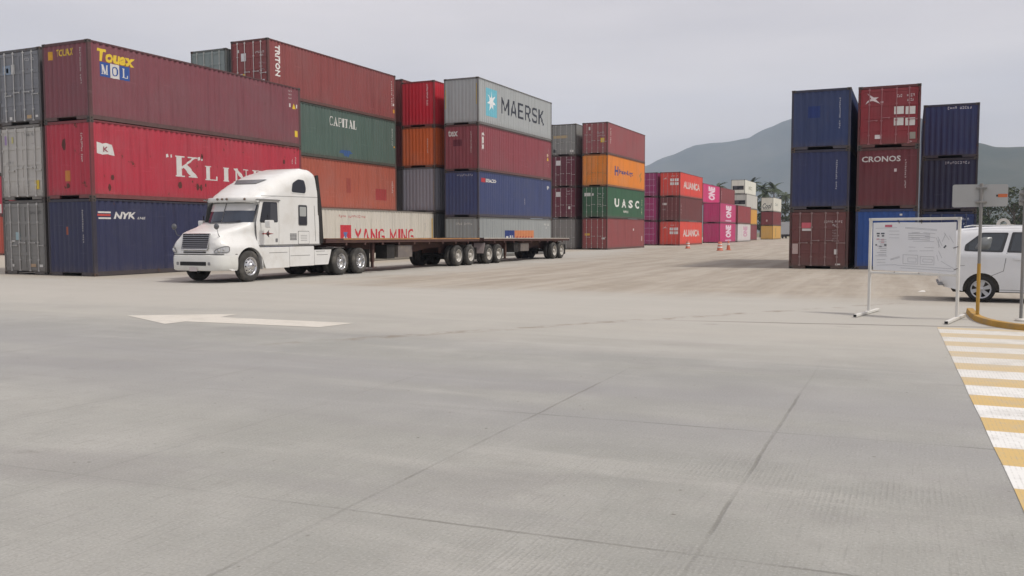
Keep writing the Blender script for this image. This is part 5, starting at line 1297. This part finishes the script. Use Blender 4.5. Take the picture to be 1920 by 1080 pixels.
# ------------------------------------------------------------------ the parked van on the right
def build_van():
    t = thing('passenger_van', 'white compact passenger van behind the notice board, cut off by the right edge', 'van', (.60, 23.45, 0), -pi / 2)
    PW = plain('van_white_paint', (.63, .64, .65), .22, 0, .03, 1, .5, .6, .25, (.46, .43, .38))
    def w(y, z):
        b = .83 - .02 * max(0, (.55 - z) / .3)
        if z > 1.08: b -= (z - 1.08) * .26
        return b
    out = [(.30, .30, 0), (.10, .34, .22), (.0, .45, .24), (-.02, .66, .24), (.04, .80, .20), (.06, 1.02, .16), (.16, 1.36, .16), (.27, 1.60, .18), (.42, 1.69, .16), (.9, 1.735, .13), (1.6, 1.745, .13), (2.3, 1.70, .13), (2.62, 1.60, .15), (2.9, 1.38, .18), (3.26, 1.10, .14), (3.7, 1.01, .16), (4.0, .90, .24), (4.12, .70, .28), (4.14, .42, .26), (4.05, .26, 0)]
    A2 = [(a, max(b, .24), 0) for a, b, _ in arc(3.52, .30, .365, -8, 188, 16)]
    A1 = [(a, max(b, .24), 0) for a, b, _ in arc(.865, .30, .375, -8, 188, 16)]
    out = out + [A2[0][:1] + (.24, 0)] * 0 + A2 + A1
    mb = MB(); shell(mb, out, w, .055); finish(mb.obj('body', PW, t), 40)
    m = MB(); m.box(-.62, .62, .3, 3.9, .22, .55); m.box(-.79, .79, .46, 1.26, .28, .66); m.box(-.79, .79, 3.12, 3.92, .28, .66); m.obj('underbody', DARK(), t)
    gl = plain('van_glass', (.030, .038, .045), .05, 0, .1, 1, .7); sl_ = plain('panel_gap', (.13, .13, .125), .8)
    trim = plain('black_window_trim', (.025, .027, .03), .4)
    for sd in (1, -1):
        q = round_poly([(.50, 1.175), (1.28, 1.15), (1.40, 1.60), (.86, 1.60), (.52, 1.32)], .04)
        g = MB(); skin(g, q, w, .004, 0, sd, .12); tr = finish(g.obj('quarter_window', trim, t))
        g = MB(); skin(g, round_poly([(.58, 1.20), (1.23, 1.185), (1.34, 1.57), (.89, 1.57), (.60, 1.34)], .05), w, .007, 0, sd, .12); finish(g.obj('window_pane', gl, tr))
        q = round_poly([(1.36, 1.15), (2.20, 1.13), (2.22, 1.60), (1.47, 1.61)], .03)
        g = MB(); skin(g, q, w, .004, 0, sd, .12); tr = finish(g.obj('rear_door_window', trim, t))
        for q in ([(.70, 1.22), (1.02, 1.21), (1.08, 1.50), (.86, 1.50)], [(1.66, 1.20), (1.98, 1.20), (1.96, 1.46), (1.72, 1.48)]):
            g = MB(); skin(g, round_poly(q, .06), w, .0085, 0, sd, .2); g.obj('seat_behind_glass', plain('seat_grey', (.15, .16, .16), .25, 0, .2, 4), t)
        g = MB(); skin(g, round_poly([(1.42, 1.185), (2.16, 1.165), (2.18, 1.57), (1.52, 1.575)], .04), w, .007, 0, sd, .12); finish(g.obj('window_pane', gl, tr))
        q = round_poly([(2.26, 1.13), (3.08, 1.11), (2.66, 1.52), (2.30, 1.58)], .04)
        g = MB(); skin(g, q, w, .005, 0, sd, .12); finish(g.obj('front_door_window', gl, t))
        g = MB()
        for pl in ([(1.30, .72), (1.31, .72), (1.37, 1.14), (1.355, 1.14)], [(1.05, .60), (1.30, .72), (1.295, .73), (1.045, .61)], [(2.22, .30), (2.232, .30), (2.25, 1.13), (2.238, 1.13)], [(1.2, .29), (3.12, .27), (3.12, .28), (1.2, .30)], [(.03, .80), (.52, .84), (.52, .848), (.03, .808)]): skin(g, pl, w, .0025, 0, sd, .15, 0, .004)
        finish(g.obj('door_gap', sl_, t))
        g = MB(); skin(g, round_poly([(1.50, .985), (1.72, .98), (1.72, 1.03), (1.50, 1.035)], .02), w, .03, 0, sd, 1, 0, .03); finish(g.obj('door_handle', PW, t))
        g = MB(); skin(g, round_poly([(.03, .88), (.14, .90), (.18, 1.32), (.08, 1.28)], .03), w, -.02, 0, sd, .1, 0, .04); finish(g.obj('tail_lamp', plain('red_lens', (.30, .02, .02), .2), t))
        g = MB(); skin(g, round_poly([(.10, .50), (.20, .50), (.20, .56), (.10, .56)], .02), w, -.07, 0, sd, .1, 0, .03); finish(g.obj('reflector', plain('dark_lens', (.05, .03, .03), .3), t))
        for y in (.865, 3.52):
            wr = bpy.data.objects.new('wheel', None); COL.objects.link(wr); wr.parent = t; wr.location = (sd * .82, y, .305); wr.empty_display_size = .2
            r, wd = .305, .19; m = MB()
            m.lathe([(-sd * a, b) for a, b in ((.02, r * .66), (0, r * .70), (0, r * .86), (.02, r * .96), (.04, r), (wd - .04, r), (wd - .02, r * .96), (wd, r * .86), (wd, r * .66))], 'x', (0, 0, 0), 36); m.obj('tyre', plain('car_tyre', (.022, .022, .023), .85, 0, .2, 5, .3, 0, .3, (.10, .09, .075)), wr)
            m = MB(); m.lathe([(-sd * .07, 0), (-sd * .07, r * .62)], 'x', (0, 0, 0), 24, 1); m.lathe([(sd * .002, r * .70), (-sd * .0, r * .62), (-sd * .05, r * .60)], 'x', (0, 0, 0), 32)
            for k in range(6):
                a = 2 * pi * k / 6 + .3; ca, sa = cos(a), sin(a)
                def Pt(rr, tt, x): return (x, rr * ca - tt * sa, rr * sa + tt * ca)
                V = [Pt(.03, -.030, -sd * .01), Pt(.03, .030, -sd * .01), Pt(r * .66, .048, -sd * .004), Pt(r * .66, -.048, -sd * .004), Pt(.03, -.030, -sd * .06), Pt(.03, .030, -sd * .06), Pt(r * .66, .048, -sd * .06), Pt(r * .66, -.048, -sd * .06)]
                m.add(V, [(0, 1, 2, 3), (0, 4, 5, 1), (1, 5, 6, 2), (2, 6, 7, 3), (3, 7, 4, 0)])
            m.lathe([(sd * .004, 0), (sd * .002, .05), (-sd * .03, .055)], 'x', (0, 0, 0), 16)
            m.obj('rim', [plain('alloy_rim', (.42, .43, .45), .35, .6, .1, 4), BLACK()], wr)
    g = MB(); g.add([(-.66, .20, 1.36), (.66, .20, 1.36), (.58, .30, 1.60), (-.58, .30, 1.60), (-.70, .085, 1.06), (.70, .085, 1.06)], [(4, 5, 1, 0), (0, 1, 2, 3)]); g.obj('rear_window', gl, t, (0, -.022, 0))
    g = MB(); g.add([(-.66, 3.22, 1.13), (.66, 3.22, 1.13), (.56, 2.72, 1.55), (-.56, 2.72, 1.55)], [(0, 1, 2, 3)]); g.obj('windscreen', gl, t, (0, .03, .022))
    g = MB()
    for sx in (-.62, .62): g.tube([(sx, .55, 1.735), (sx, .65, 1.765), (sx, 2.2, 1.755), (sx, 2.3, 1.72)], .014, 6)
    g.obj('roof_rail', PW, t)
    g = MB(); g.prism(round_poly([(-.02, .37), (.12, .37), (.12, .44), (-.04, .44)], .02), -.72, .72, 'x'); g.obj('bumper_strip', plain('grey_bumper', (.20, .20, .205), .6), t)
    for sd in (1, -1):
        m = MB(); m.prism(round_poly([(3.0, 1.06), (3.14, 1.06), (3.16, 1.2), (3.02, 1.22)], .03), min(sd * .84, sd * 1.02), max(sd * .84, sd * 1.02), 'x'); m.obj('wing_mirror', PW, t)
        m = MB(); skin(m, round_poly([(3.7, .72), (4.06, .70), (3.98, .88), (3.6, .96)], .04), w, -.04, 0, sd, .1, 0, .05); m.obj('headlight', plain('headlamp_lens', (.50, .51, .52), .08), t)
build_van()

# ------------------------------------------------------------------ notice board on a frame
def build_board():
    a = Vector((-.745, 18.65, 0)); b = Vector((.785, 17.95, 0)); d = (b - a); Lw = d.length; ang = math.atan2(d.y, d.x)
    t = thing('notice_board', 'white steel frame on two feet holding a printed site plan sheet', 'notice board', (a.x, a.y, 0), ang)
    WP = plain('chipped_white_paint', (.60, .59, .55), .5, 0, .08, 3, .4, 0, .45, (.32, .27, .2))
    for x in (0, Lw):
        m = MB(); m.cbox(x - .025, x + .025, -.025, .025, .055, 1.89, .006); m.obj('post', WP, t)
        m = MB()
        yaw = radians(14)
        m.cbox(-.032, .032, -.98, .72, .006, .060, .008); f = m.obj('foot', WP, t, (x, 0, 0)); f.rotation_euler = (0, 0, yaw * .9)
        m = MB(); m.box(-.026, .026, -.984, -.979, .012, .054); m.obj('open_tube_end', BLACK(), f)
    m = MB(); m.cbox(-.03, Lw + .03, -.025, .025, 1.84, 1.89, .006); m.cbox(.025, Lw - .025, -.02, .02, .80, .845, .006); m.obj('crossbar', WP, t)
    t2 = t
    SH = plain('printed_sheet', (.66, .67, .68), .4, 0, .04, 2, .3)
    # slightly slack sheet
    m = MB(); n, k = 16, 10; x0, x1, z0, z1 = .055, Lw - .05, .875, 1.80
    P_ = lambda u, v: (x0 + (x1 - x0) * u + .012 * (1 - v), -.012 + .008 * sin(u * 9) * (1 - abs(2 * v - 1)), z0 + (z1 - z0) * v - .03 * u * (1 - v) + .012 * sin(u * 6.2) * v * .5)
    m.add([P_(i / n, j / k) for j in range(k + 1) for i in range(n + 1)], [(j * (n + 1) + i, j * (n + 1) + i + 1, (j + 1) * (n + 1) + i + 1, (j + 1) * (n + 1) + i) for j in range(k) for i in range(n)], 0, True)
    s = m.obj('plan_sheet', SH, t)
    def draw(name, lst, col, w_=.005):
        m = MB()
        for u0, v0, u1, v1 in lst:
            p, q = Vector(P_(u0, v0)), Vector(P_(u1, v1)); dd = q - p; nn = Vector((-dd.z, 0, dd.x)).normalized() * w_ * .5; off = Vector((0, -.004, 0))
            m.add([p - nn + off, q - nn + off, q + nn + off, p + nn + off], [(0, 1, 2, 3)])
        m.obj(name, flat(col), s)
    gry = (.42, .43, .45)
    rect = lambda a, b, c, d_: [(a, b, c, b), (c, b, c, d_), (c, d_, a, d_), (a, d_, a, b)]
    L_ = rect(.38, .16, .56, .34) + rect(.59, .16, .75, .32) + rect(.62, .21, .73, .27) + rect(.44, .20, .54, .28) + [(.22, .24, .34, .30), (.22, .22, .34, .28), (.30, .12, .95, .10), (.35, .07, .98, .05), (.05, .10, .3, .13), (.45, .50, .75, .50), (.50, .62, .75, .62), (.45, .42, .74, .44), (.40, .90, .78, .86), (.40, .88, .78, .84), (.48, .80, .58, .80), (.48, .74, .58, .74), (.48, .68, .58, .68), (.62, .80, .76, .78), (.64, .72, .76, .70), (.03, .88, .30, .89), (.20, .82, .33, .82), (.20, .75, .33, .75), (.20, .68, .33, .68), (.05, .22, .16, .23), (.05, .16, .16, .17), (.03, .30, .18, .30)]
    L_ += [(.77, .70, .82, .50), (.79, .72, .84, .54), (.80, .44, .84, .30), (.78, .36, .80, .24), (.86, .80, .92, .66), (.84, .62, .88, .78), (.83, .24, .98, .10), (.92, .74, .97, .60), (.80, .66, .80, .50)]
    draw('site_plan_drawing', L_, gry, .007)
    draw('small_print', [(.05 + .02 * (i % 3), .64 - .045 * i, .17, .64 - .045 * i) for i in range(8)] + [(.44, .78 - .04 * i, .70, .77 - .04 * i) for i in range(4)], (.42, .42, .44), .012)
    draw('red_heading', [(.15, .925, .24, .925)], (.50, .13, .18), .045)
    draw('safety_symbol', [(.045, .77, .085, .77), (.10, .77, .145, .77), (.05, .72, .08, .72), (.11, .72, .14, .72), (.03, .53, .05, .53), (.08, .50, .11, .50), (.14, .53, .17, .53), (.86, .50, .885, .55)], (.10, .11, .12), .028)
    draw('pink_symbol', [(.10, .64, .14, .64), (.10, .59, .14, .59), (.045, .65, .08, .65)], (.55, .32, .34), .03)
    m = MB()
    for u, v, x, z in ((.33, 1, .55, 1.85), (.60, 1, 1.0, 1.85), (.28, 0, .5, .84), (.58, 0, .97, .84), (.97, .52, Lw, 1.35), (.98, .1, Lw, .95)):
        p = P_(u, v); m.tube([(p[0], p[1] - .006, p[2] - .02), (x, -.03, z)], .006, 5)
    m.obj('cable_tie', plain('black_tie', (.03, .03, .03), .6), t)
build_board()

# ------------------------------------------------------------------ sign post, second post and the yellow kerb
def build_sign(name, label, x, y, h, zy, px0, px1, pz0, pz1, mark, yellow):
    t = thing(name, label, 'sign', (x, y, 0))
    GP = plain('grey_post_paint', (.20, .20, .195), .6, 0, .15, 4, .4, 0, .3)
    YP = plain('yellow_post_paint', (.42, .24, .035), .6, 0, .15, 4, .4, 0, .45, (.20, .15, .09))
    m = MB(); m.tube([(0, 0, zy if yellow else 0), (0, 0, h)], .028, 12); m.obj('post', GP, t)
    if yellow: m = MB(); m.tube([(0, 0, 0), (0, 0, zy)], .031, 12); m.obj('painted_post_base', YP, t)
    else: m = MB(); m.lathe([(0, .0), (0, .10), (.03, .10), (.05, .04), (.05, 0)], 'z', (0, 0, 0), 16); m.obj('foot_plate', plain('chipped_white_paint', (.60, .59, .55), .5), t)
    m = MB(); m.prism(round_poly([(px0 - x, pz0), (px1 - x, pz0 + .01), (px1 - x, pz1 - .01), (px0 - x, pz1)], .04), .034, .040, 'y')
    p = m.obj('sign_panel', plain('bare_sign_back', (.34, .345, .34), .45, .15, .08, 3), t)
    m = MB()
    for z in (pz0 + .09, pz1 - .07): m.cbox(-.09, .09, -.032, .036, z - .018, z + .018, .006)
    m.obj('clamp', GP, p)
    if mark: m = MB(); m.box(mark[0] - x, mark[1] - x, .030, .0335, mark[2], mark[3]); m.box(mark[0] - x - .03, mark[0] - x, .030, .0335, mark[2] + .012, mark[3] - .012, 1); m.obj('orange_mark', [flat((.50, .14, .06)), flat((.04, .04, .04))], p)
build_sign('sign_post', 'grey sign panel seen from behind on a post with yellow painted base', 1.13, 18.10, 2.50, 1.04, .66, 1.56, 2.07, 2.49, (1.40, 1.55, 2.245, 2.305), True)
build_sign('sign_post', 'plain grey post with small sign panel at the right picture edge', 1.835, 18.20, 2.47, 0, 1.74, 2.45, 2.09, 2.37, None, False)

def build_kerb():
    t = thing('kerb', 'low yellow painted kerb curving round the foot of the sign posts', 'kerb', (0, 0, 0))
    c = [(1.02, 19.6), (1.03, 18.6), (1.06, 17.95), (1.14, 17.45), (1.28, 17.0), (1.50, 16.62), (1.85, 16.30), (2.4, 16.02), (3.2, 15.85), (5.5, 15.7)]
    pts = []
    for i in range(len(c) - 1):
        for k in range(4):
            f = k / 4; pts.append(Vector((c[i][0] * (1 - f) + c[i + 1][0] * f, c[i][1] * (1 - f) + c[i + 1][1] * f, 0)))
    pts.append(Vector((*c[-1], 0)))
    sec = [(0, 0), (.010, .092), (.02, .10), (.12, .10), (.13, .092), (.135, 0)]
    V = []; F = []; n = len(sec)
    for i, p in enumerate(pts):
        d = (pts[min(i + 1, len(pts) - 1)] - pts[max(0, i - 1)]).normalized(); nr = Vector((-d.y, d.x, 0))
        for o, z in sec: V.append(p + nr * o + Vector((0, 0, z)))
    for i in range(len(pts) - 1):
        for k in range(n - 1): F.append((i * n + k, i * n + k + 1, (i + 1) * n + k + 1, (i + 1) * n + k))
    F += [tuple(range(n)), tuple(len(V) - n + k for k in range(n - 1, -1, -1))]
    m = MB(); m.add(V, F, 0, False)
    m.obj('kerb_stone', plain('worn_yellow_kerb', (.40, .235, .055), .85, 0, .25, 2.5, .3, 0, .85, (.23, .18, .12)), t)
build_kerb()

# ------------------------------------------------------------------ drums, cone, litter
def build_small():
    OR = plain('drum_orange', (.52, .13, .075), .5, 0, .15, 4, .4, 0, .3); WB = plain('drum_white', (.60, .56, .53), .5, 0, .1, 4)
    def drum(label, x, y, s=1.0):
        t = thing('traffic_drum', label, 'traffic drum', (x, y, 0), 0, 'traffic drums on the far pavement')
        m = MB(); m.lathe([(0, 0), (0, .36), (.06, .36), (.07, .29), (.30, .28)], 'z', (0, 0, 0), 24); m.lathe([(.30, .28), (.31, .265), (.46, .255)], 'z', (0, 0, 0), 24, 1); m.lathe([(.46, .255), (.47, .245), (.60, .24)], 'z', (0, 0, 0), 24); m.lathe([(.60, .24), (.61, .23), (.74, .225)], 'z', (0, 0, 0), 24, 1); m.lathe([(.74, .225), (.75, .21), (.92, .20), (.95, .12), (.95, 0)], 'z', (0, 0, 0), 24)
        b = m.obj('barrel', [OR, WB], t); m = MB(); m.box(-.12, .12, -.02, .02, .95, 1.0); m.obj('handle', OR, t); t.scale = (s, s, s)
        return t
    drum('orange and white traffic drum in front of the lower red container', -19.8, 84.3, .74)
    drum('orange and white traffic drum standing beside the traffic cone', -15.0, 75.7, .8)
    t = thing('traffic_cone', 'tall orange traffic cone with pale collar beside a drum', 'traffic cone', (-14.75, 78.2, 0))
    m = MB(); m.cbox(-.22, .22, -.22, .22, 0, .04, .01); m.obj('base', OR, t)
    m = MB(); m.lathe([(.04, .17), (.45, .115)], 'z', (0, 0, 0), 20); m.lathe([(.45, .115), (.62, .09)], 'z', (0, 0, 0), 20, 1); m.lathe([(.62, .09), (.85, .05), (.86, 0)], 'z', (0, 0, 0), 20); m.obj('cone_body', [OR, WB], t)
    m = MB(); m.add([(-.09, -.06, .004), (.10, -.04, .012), (.07, .08, .03), (-.06, .06, .008), (.01, .01, .035)], [(0, 1, 4), (1, 2, 4), (2, 3, 4), (3, 0, 4)]); o = m.obj('paper_scrap', plain('white_paper', (.75, .74, .70), .7), None, (.27, 26.0, 0)); tag(o, 'scrap of white paper on the dirt between the board posts', 'litter')
build_small()

# ------------------------------------------------------------------ far background: trees, palms, truck, arch
def leaf_mat(name, a, b):
    if name in _mc: return _mc[name]
    t = NT(name); g = t.n("ShaderNodeNewGeometry"); P_ = g.outputs['Position']
    f = t.noise(P_, .55, 4, .6); r = g.outputs['Random Per Island'] if 'Random Per Island' in g.outputs else f
    c = t.mix(t.math('MULTIPLY', t.math('ADD', f, r), .5), a, b)
    t.put(t.b.inputs['Base Color'], c); t.b.inputs['Roughness'].default_value = .7; t.b.inputs['Specular IOR Level'].default_value = .2
    _mc[name] = t.m
    return t.m
BARK = lambda: plain('bark', (.12, .095, .07), .9, 0, .25, 3)

def palm(label, x, y, h, seed):
    rnd = random.Random(seed); t = thing('palm_tree', label, 'palm tree', (x, y, 0), rnd.random() * 6, 'palm trees beyond the far stacks')
    lean = rnd.uniform(-.8, .8); m = MB()
    pts = [(lean * (i / 8) ** 2, 0, h * i / 8) for i in range(9)]; m.tube(pts, [.30 - .15 * i / 8 for i in range(9)], 8); m.obj('trunk', BARK(), t)
    m = MB(); top = Vector(pts[-1])
    for k in range(24):
        az = 2 * pi * k / 24 + rnd.random() * .4; el = rnd.uniform(-.5, 1.1); Lf = rnd.uniform(2.8, 4.0); p = top.copy(); d = Vector((cos(az) * cos(el), sin(az) * cos(el), sin(el))); prev = None
        for i in range(9):
            sd_ = Vector((-sin(az), cos(az), 0)); wl = (.75 * sin(pi * min(1, (i + .7) / 9)) + .1) * rnd.uniform(.8, 1.15)
            if prev:
                for s_ in (1, -1):
                    a = prev; b = p; tip = p.lerp(prev, .4) + sd_ * s_ * wl + Vector((0, 0, -.35 * wl)) + d * .25
                    m.add([a, b, tip], [(0, 1, 2)])
            prev = p.copy(); p = p + d * (Lf / 8); d = (d + Vector((0, 0, -.17))).normalized()
    m.obj('crown', leaf_mat('palm_leaf', (.030, .045, .018), (.085, .105, .045)), t, fix=False)

def tree(label, x, y, h, r, seed, group, trunk=True):
    rnd = random.Random(seed); t = thing('broadleaf_tree', label, 'tree', (x, y, 0), 0, group)
    m = MB(); m.tube([(0, 0, 0), (.1, .05, h * .35), (0, .1, h * .7)], [.34, .26, .12], 8)
    for k in range(5):
        a = 2 * pi * k / 5 + rnd.random(); m.tube([(.05, .05, h * (.3 + .05 * k)), (cos(a) * r * .4, sin(a) * r * .4, h * (.5 + .05 * k)), (cos(a) * r * .7, sin(a) * r * .7, h * (.62 + .05 * k))], [.13, .08, .04], 6)
    m.obj('trunk', BARK(), t)
    m = MB(); cl = []
    for k in range(26):
        a = rnd.random() * 2 * pi; q = sqrt(rnd.random()); zz = rnd.uniform(.22, 1.0)
        cl.append((Vector((cos(a) * q * r * sqrt(max(.1, 1 - (zz - .5) ** 2 * 2.6)), sin(a) * q * r * sqrt(max(.1, 1 - (zz - .5) ** 2 * 2.6)), h * zz)), rnd.uniform(.18, .36) * r))
    for c, cr_ in cl:
        for i in range(46):
            v = Vector((rnd.gauss(0, 1), rnd.gauss(0, 1), rnd.gauss(0, .75))).normalized() * cr_ * rnd.uniform(.55, 1.05)
            p = c + v; u = Vector((rnd.gauss(0, 1), rnd.gauss(0, 1), rnd.gauss(0, 1))).normalized(); w_ = u.cross(v).normalized() if v.length > 0 else Vector((1, 0, 0)); s_ = rnd.uniform(.20, .42)
            m.add([p - u * s_, p + w_ * s_ * .6, p + u * s_, p - w_ * s_ * .6], [(0, 1, 2, 3)])
    m.obj('crown', leaf_mat('tree_leaf_%d' % (seed % 3), (.022 + .006 * (seed % 3), .036, .015), (.07, .088 + .01 * (seed % 2), .04)), t, fix=False)

def build_far():
    for i, (lb, x, y, h) in enumerate((('lone palm whose crown shows above the pink and brown containers', -53.0, 262, 14.6), ('palm right of the bright white refrigerated box, taller of the pair', -43.6, 266, 15.6), ('palm with dense crown above the yellow container stack', -41.3, 272, 14.6), ('shorter palm leaning between two taller palms', -39.4, 262, 12.6), ('palm directly above the white container with script lettering', -37.0, 268, 14.4), ('palm nearest to the right hand stacks', -35.2, 276, 12.6))):
        palm(lb, x, y, h, 11 + i)
    G = 'trees at the end of the yard'
    for i, (lb, x, y, h, r) in enumerate((('bushy dark tree behind the white refrigerated boxes', -43.5, 262, 11.5, 4.2), ('low dark tree right of the palm cluster', -35.6, 255, 9.5, 3.8), ('thin tree in the gap beside the brown container doors', -32.5, 250, 9.0, 3.0), ('rounded tree low behind the white script container', -39.6, 258, 10.4, 3.8))):
        tree(lb, x, y, h, r, 30 + i, G)
    G = 'trees beyond the street sign'
    for i, (lb, x, y, h, r) in enumerate((('dark tree right of the grey sign panel, taller and nearer', 19.6, 214, 10.6, 4.2), ('low tree just behind the sign panel edge', 15.6, 226, 9.6, 4.4), ('small scrubby tree above the van roof', 12.0, 205, 4.6, 3.2), ('scrubby tree at the right picture edge', 23.4, 222, 9.0, 4.0), ('low scrub tree left of the white arch', 8.6, 212, 5.2, 3.6))):
        tree(lb, x, y, h, r, 50 + i, G)
    # grey gravel bank beyond the van
    m = MB(); n = 60; rows = [(-10, 0), (-5, 2.4), (0, 3.6), (5, 2.6), (10, 0)]
    from mathutils import noise as mn
    V = []
    for dy, hh in rows:
        for i in range(n + 1):
            x = -4 + 60 * i / n; e = min(1, i / 5, (n - i) / 5); V.append((x, 190 + dy + 2 * mn.noise(Vector((x * .1, dy * .1, 0))), hh * e * (.75 + .35 * mn.noise(Vector((x * .21, 3, dy)))) - .05))
    m.add(V, [(j * (n + 1) + i, j * (n + 1) + i + 1, (j + 1) * (n + 1) + i + 1, (j + 1) * (n + 1) + i) for j in range(len(rows) - 1) for i in range(n)], 0, True)
    struct(m.obj('gravel_bank', plain('grey_gravel', (.21, .20, .17), .95, 0, .3, .6, .2, 0, .5, (.10, .11, .06))))
    # white concrete arch
    t = thing('concrete_arch', 'small white arch far off, just above the roof of the van', 'arch', (7.45, 90, 0))
    out = [(-.55, 0), (-.55, 2.2)] + [(-.55 * cos(radians(a)), 2.2 + .60 * sin(radians(a))) for a in range(15, 180, 15)] + [(.55, 2.2), (.55, 0)]
    inn = [(x * .55, z if z < 2.2 else 2.2 + (z - 2.2) * .58) for x, z in out]
    N = len(out); V = [(x, -.15, z) for x, z in out] + [(x, -.15, z) for x, z in inn] + [(x, .15, z) for x, z in out] + [(x, .15, z) for x, z in inn]
    F = []
    for i in range(N - 1): F += [(i, i + 1, N + i + 1, N + i), (2 * N + i, 3 * N + i, 3 * N + i + 1, 2 * N + i + 1), (i, 2 * N + i, 2 * N + i + 1, i + 1), (N + i, N + i + 1, 3 * N + i + 1, 3 * N + i)]
    m = MB(); m.add(V, F); m.obj('arch_body', plain('white_concrete', (.62, .61, .57), .7, 0, .1, 3), t)
    # box truck beyond the last stack
    t = thing('box_truck', 'white box truck parked far away between the last stack and brown doors', 'truck', (-27.0, 214, 0))
    m = MB(); m.cbox(-1.2, 1.2, 0, 6.5, 1.0, 3.9, .05); m.obj('cargo_box', plain('pale_box', (.42, .43, .44), .5, 0, .08, 1), t)
    m = MB(); m.box(-.5, .5, .1, 9, .55, 1.0); m.box(-1.1, 1.1, -.05, .05, .55, .75); m.obj('chassis', DARK(), t)
    m = MB(); m.prism([(6.6, .6), (9.0, .6), (9.0, 1.6), (8.6, 2.8), (6.6, 2.9)], -1.1, 1.1, 'x'); m.obj('cab', plain('pale_box', (.42, .43, .44), .5), t)
    for sd in (1, -1):
        for y in (1.6, 7.8): m = MB(); m.lathe([(0, 0), (0, .48), (-sd * .3, .48), (-sd * .3, 0)], 'x', (sd * 1.15, y, .48), 20); m.obj('wheel', RUBBER(), t)
build_far()

# ------------------------------------------------------------------ air
def build_haze():
    m = MB(); m.box(-6000, 6000, -6000, 6000, -1.6, 900)
    o = m.obj('haze')
    mt = bpy.data.materials.new('thin_haze'); mt.use_nodes = True; nt = mt.node_tree; nt.nodes.clear()
    out = nt.nodes.new('ShaderNodeOutputMaterial'); pv = nt.nodes.new('ShaderNodeVolumePrincipled')
    pv.inputs['Color'].default_value = (.66, .79, 1.0, 1); pv.inputs['Density'].default_value = HAZE; pv.inputs['Anisotropy'].default_value = 0.0
    nt.links.new(pv.outputs[0], out.inputs['Volume'])
    o.data.materials.clear(); o.data.materials.append(mt); o['kind'] = 'stuff'; o['label'] = 'thin pale haze over the whole yard'
HAZE = 1.75e-4
build_haze()
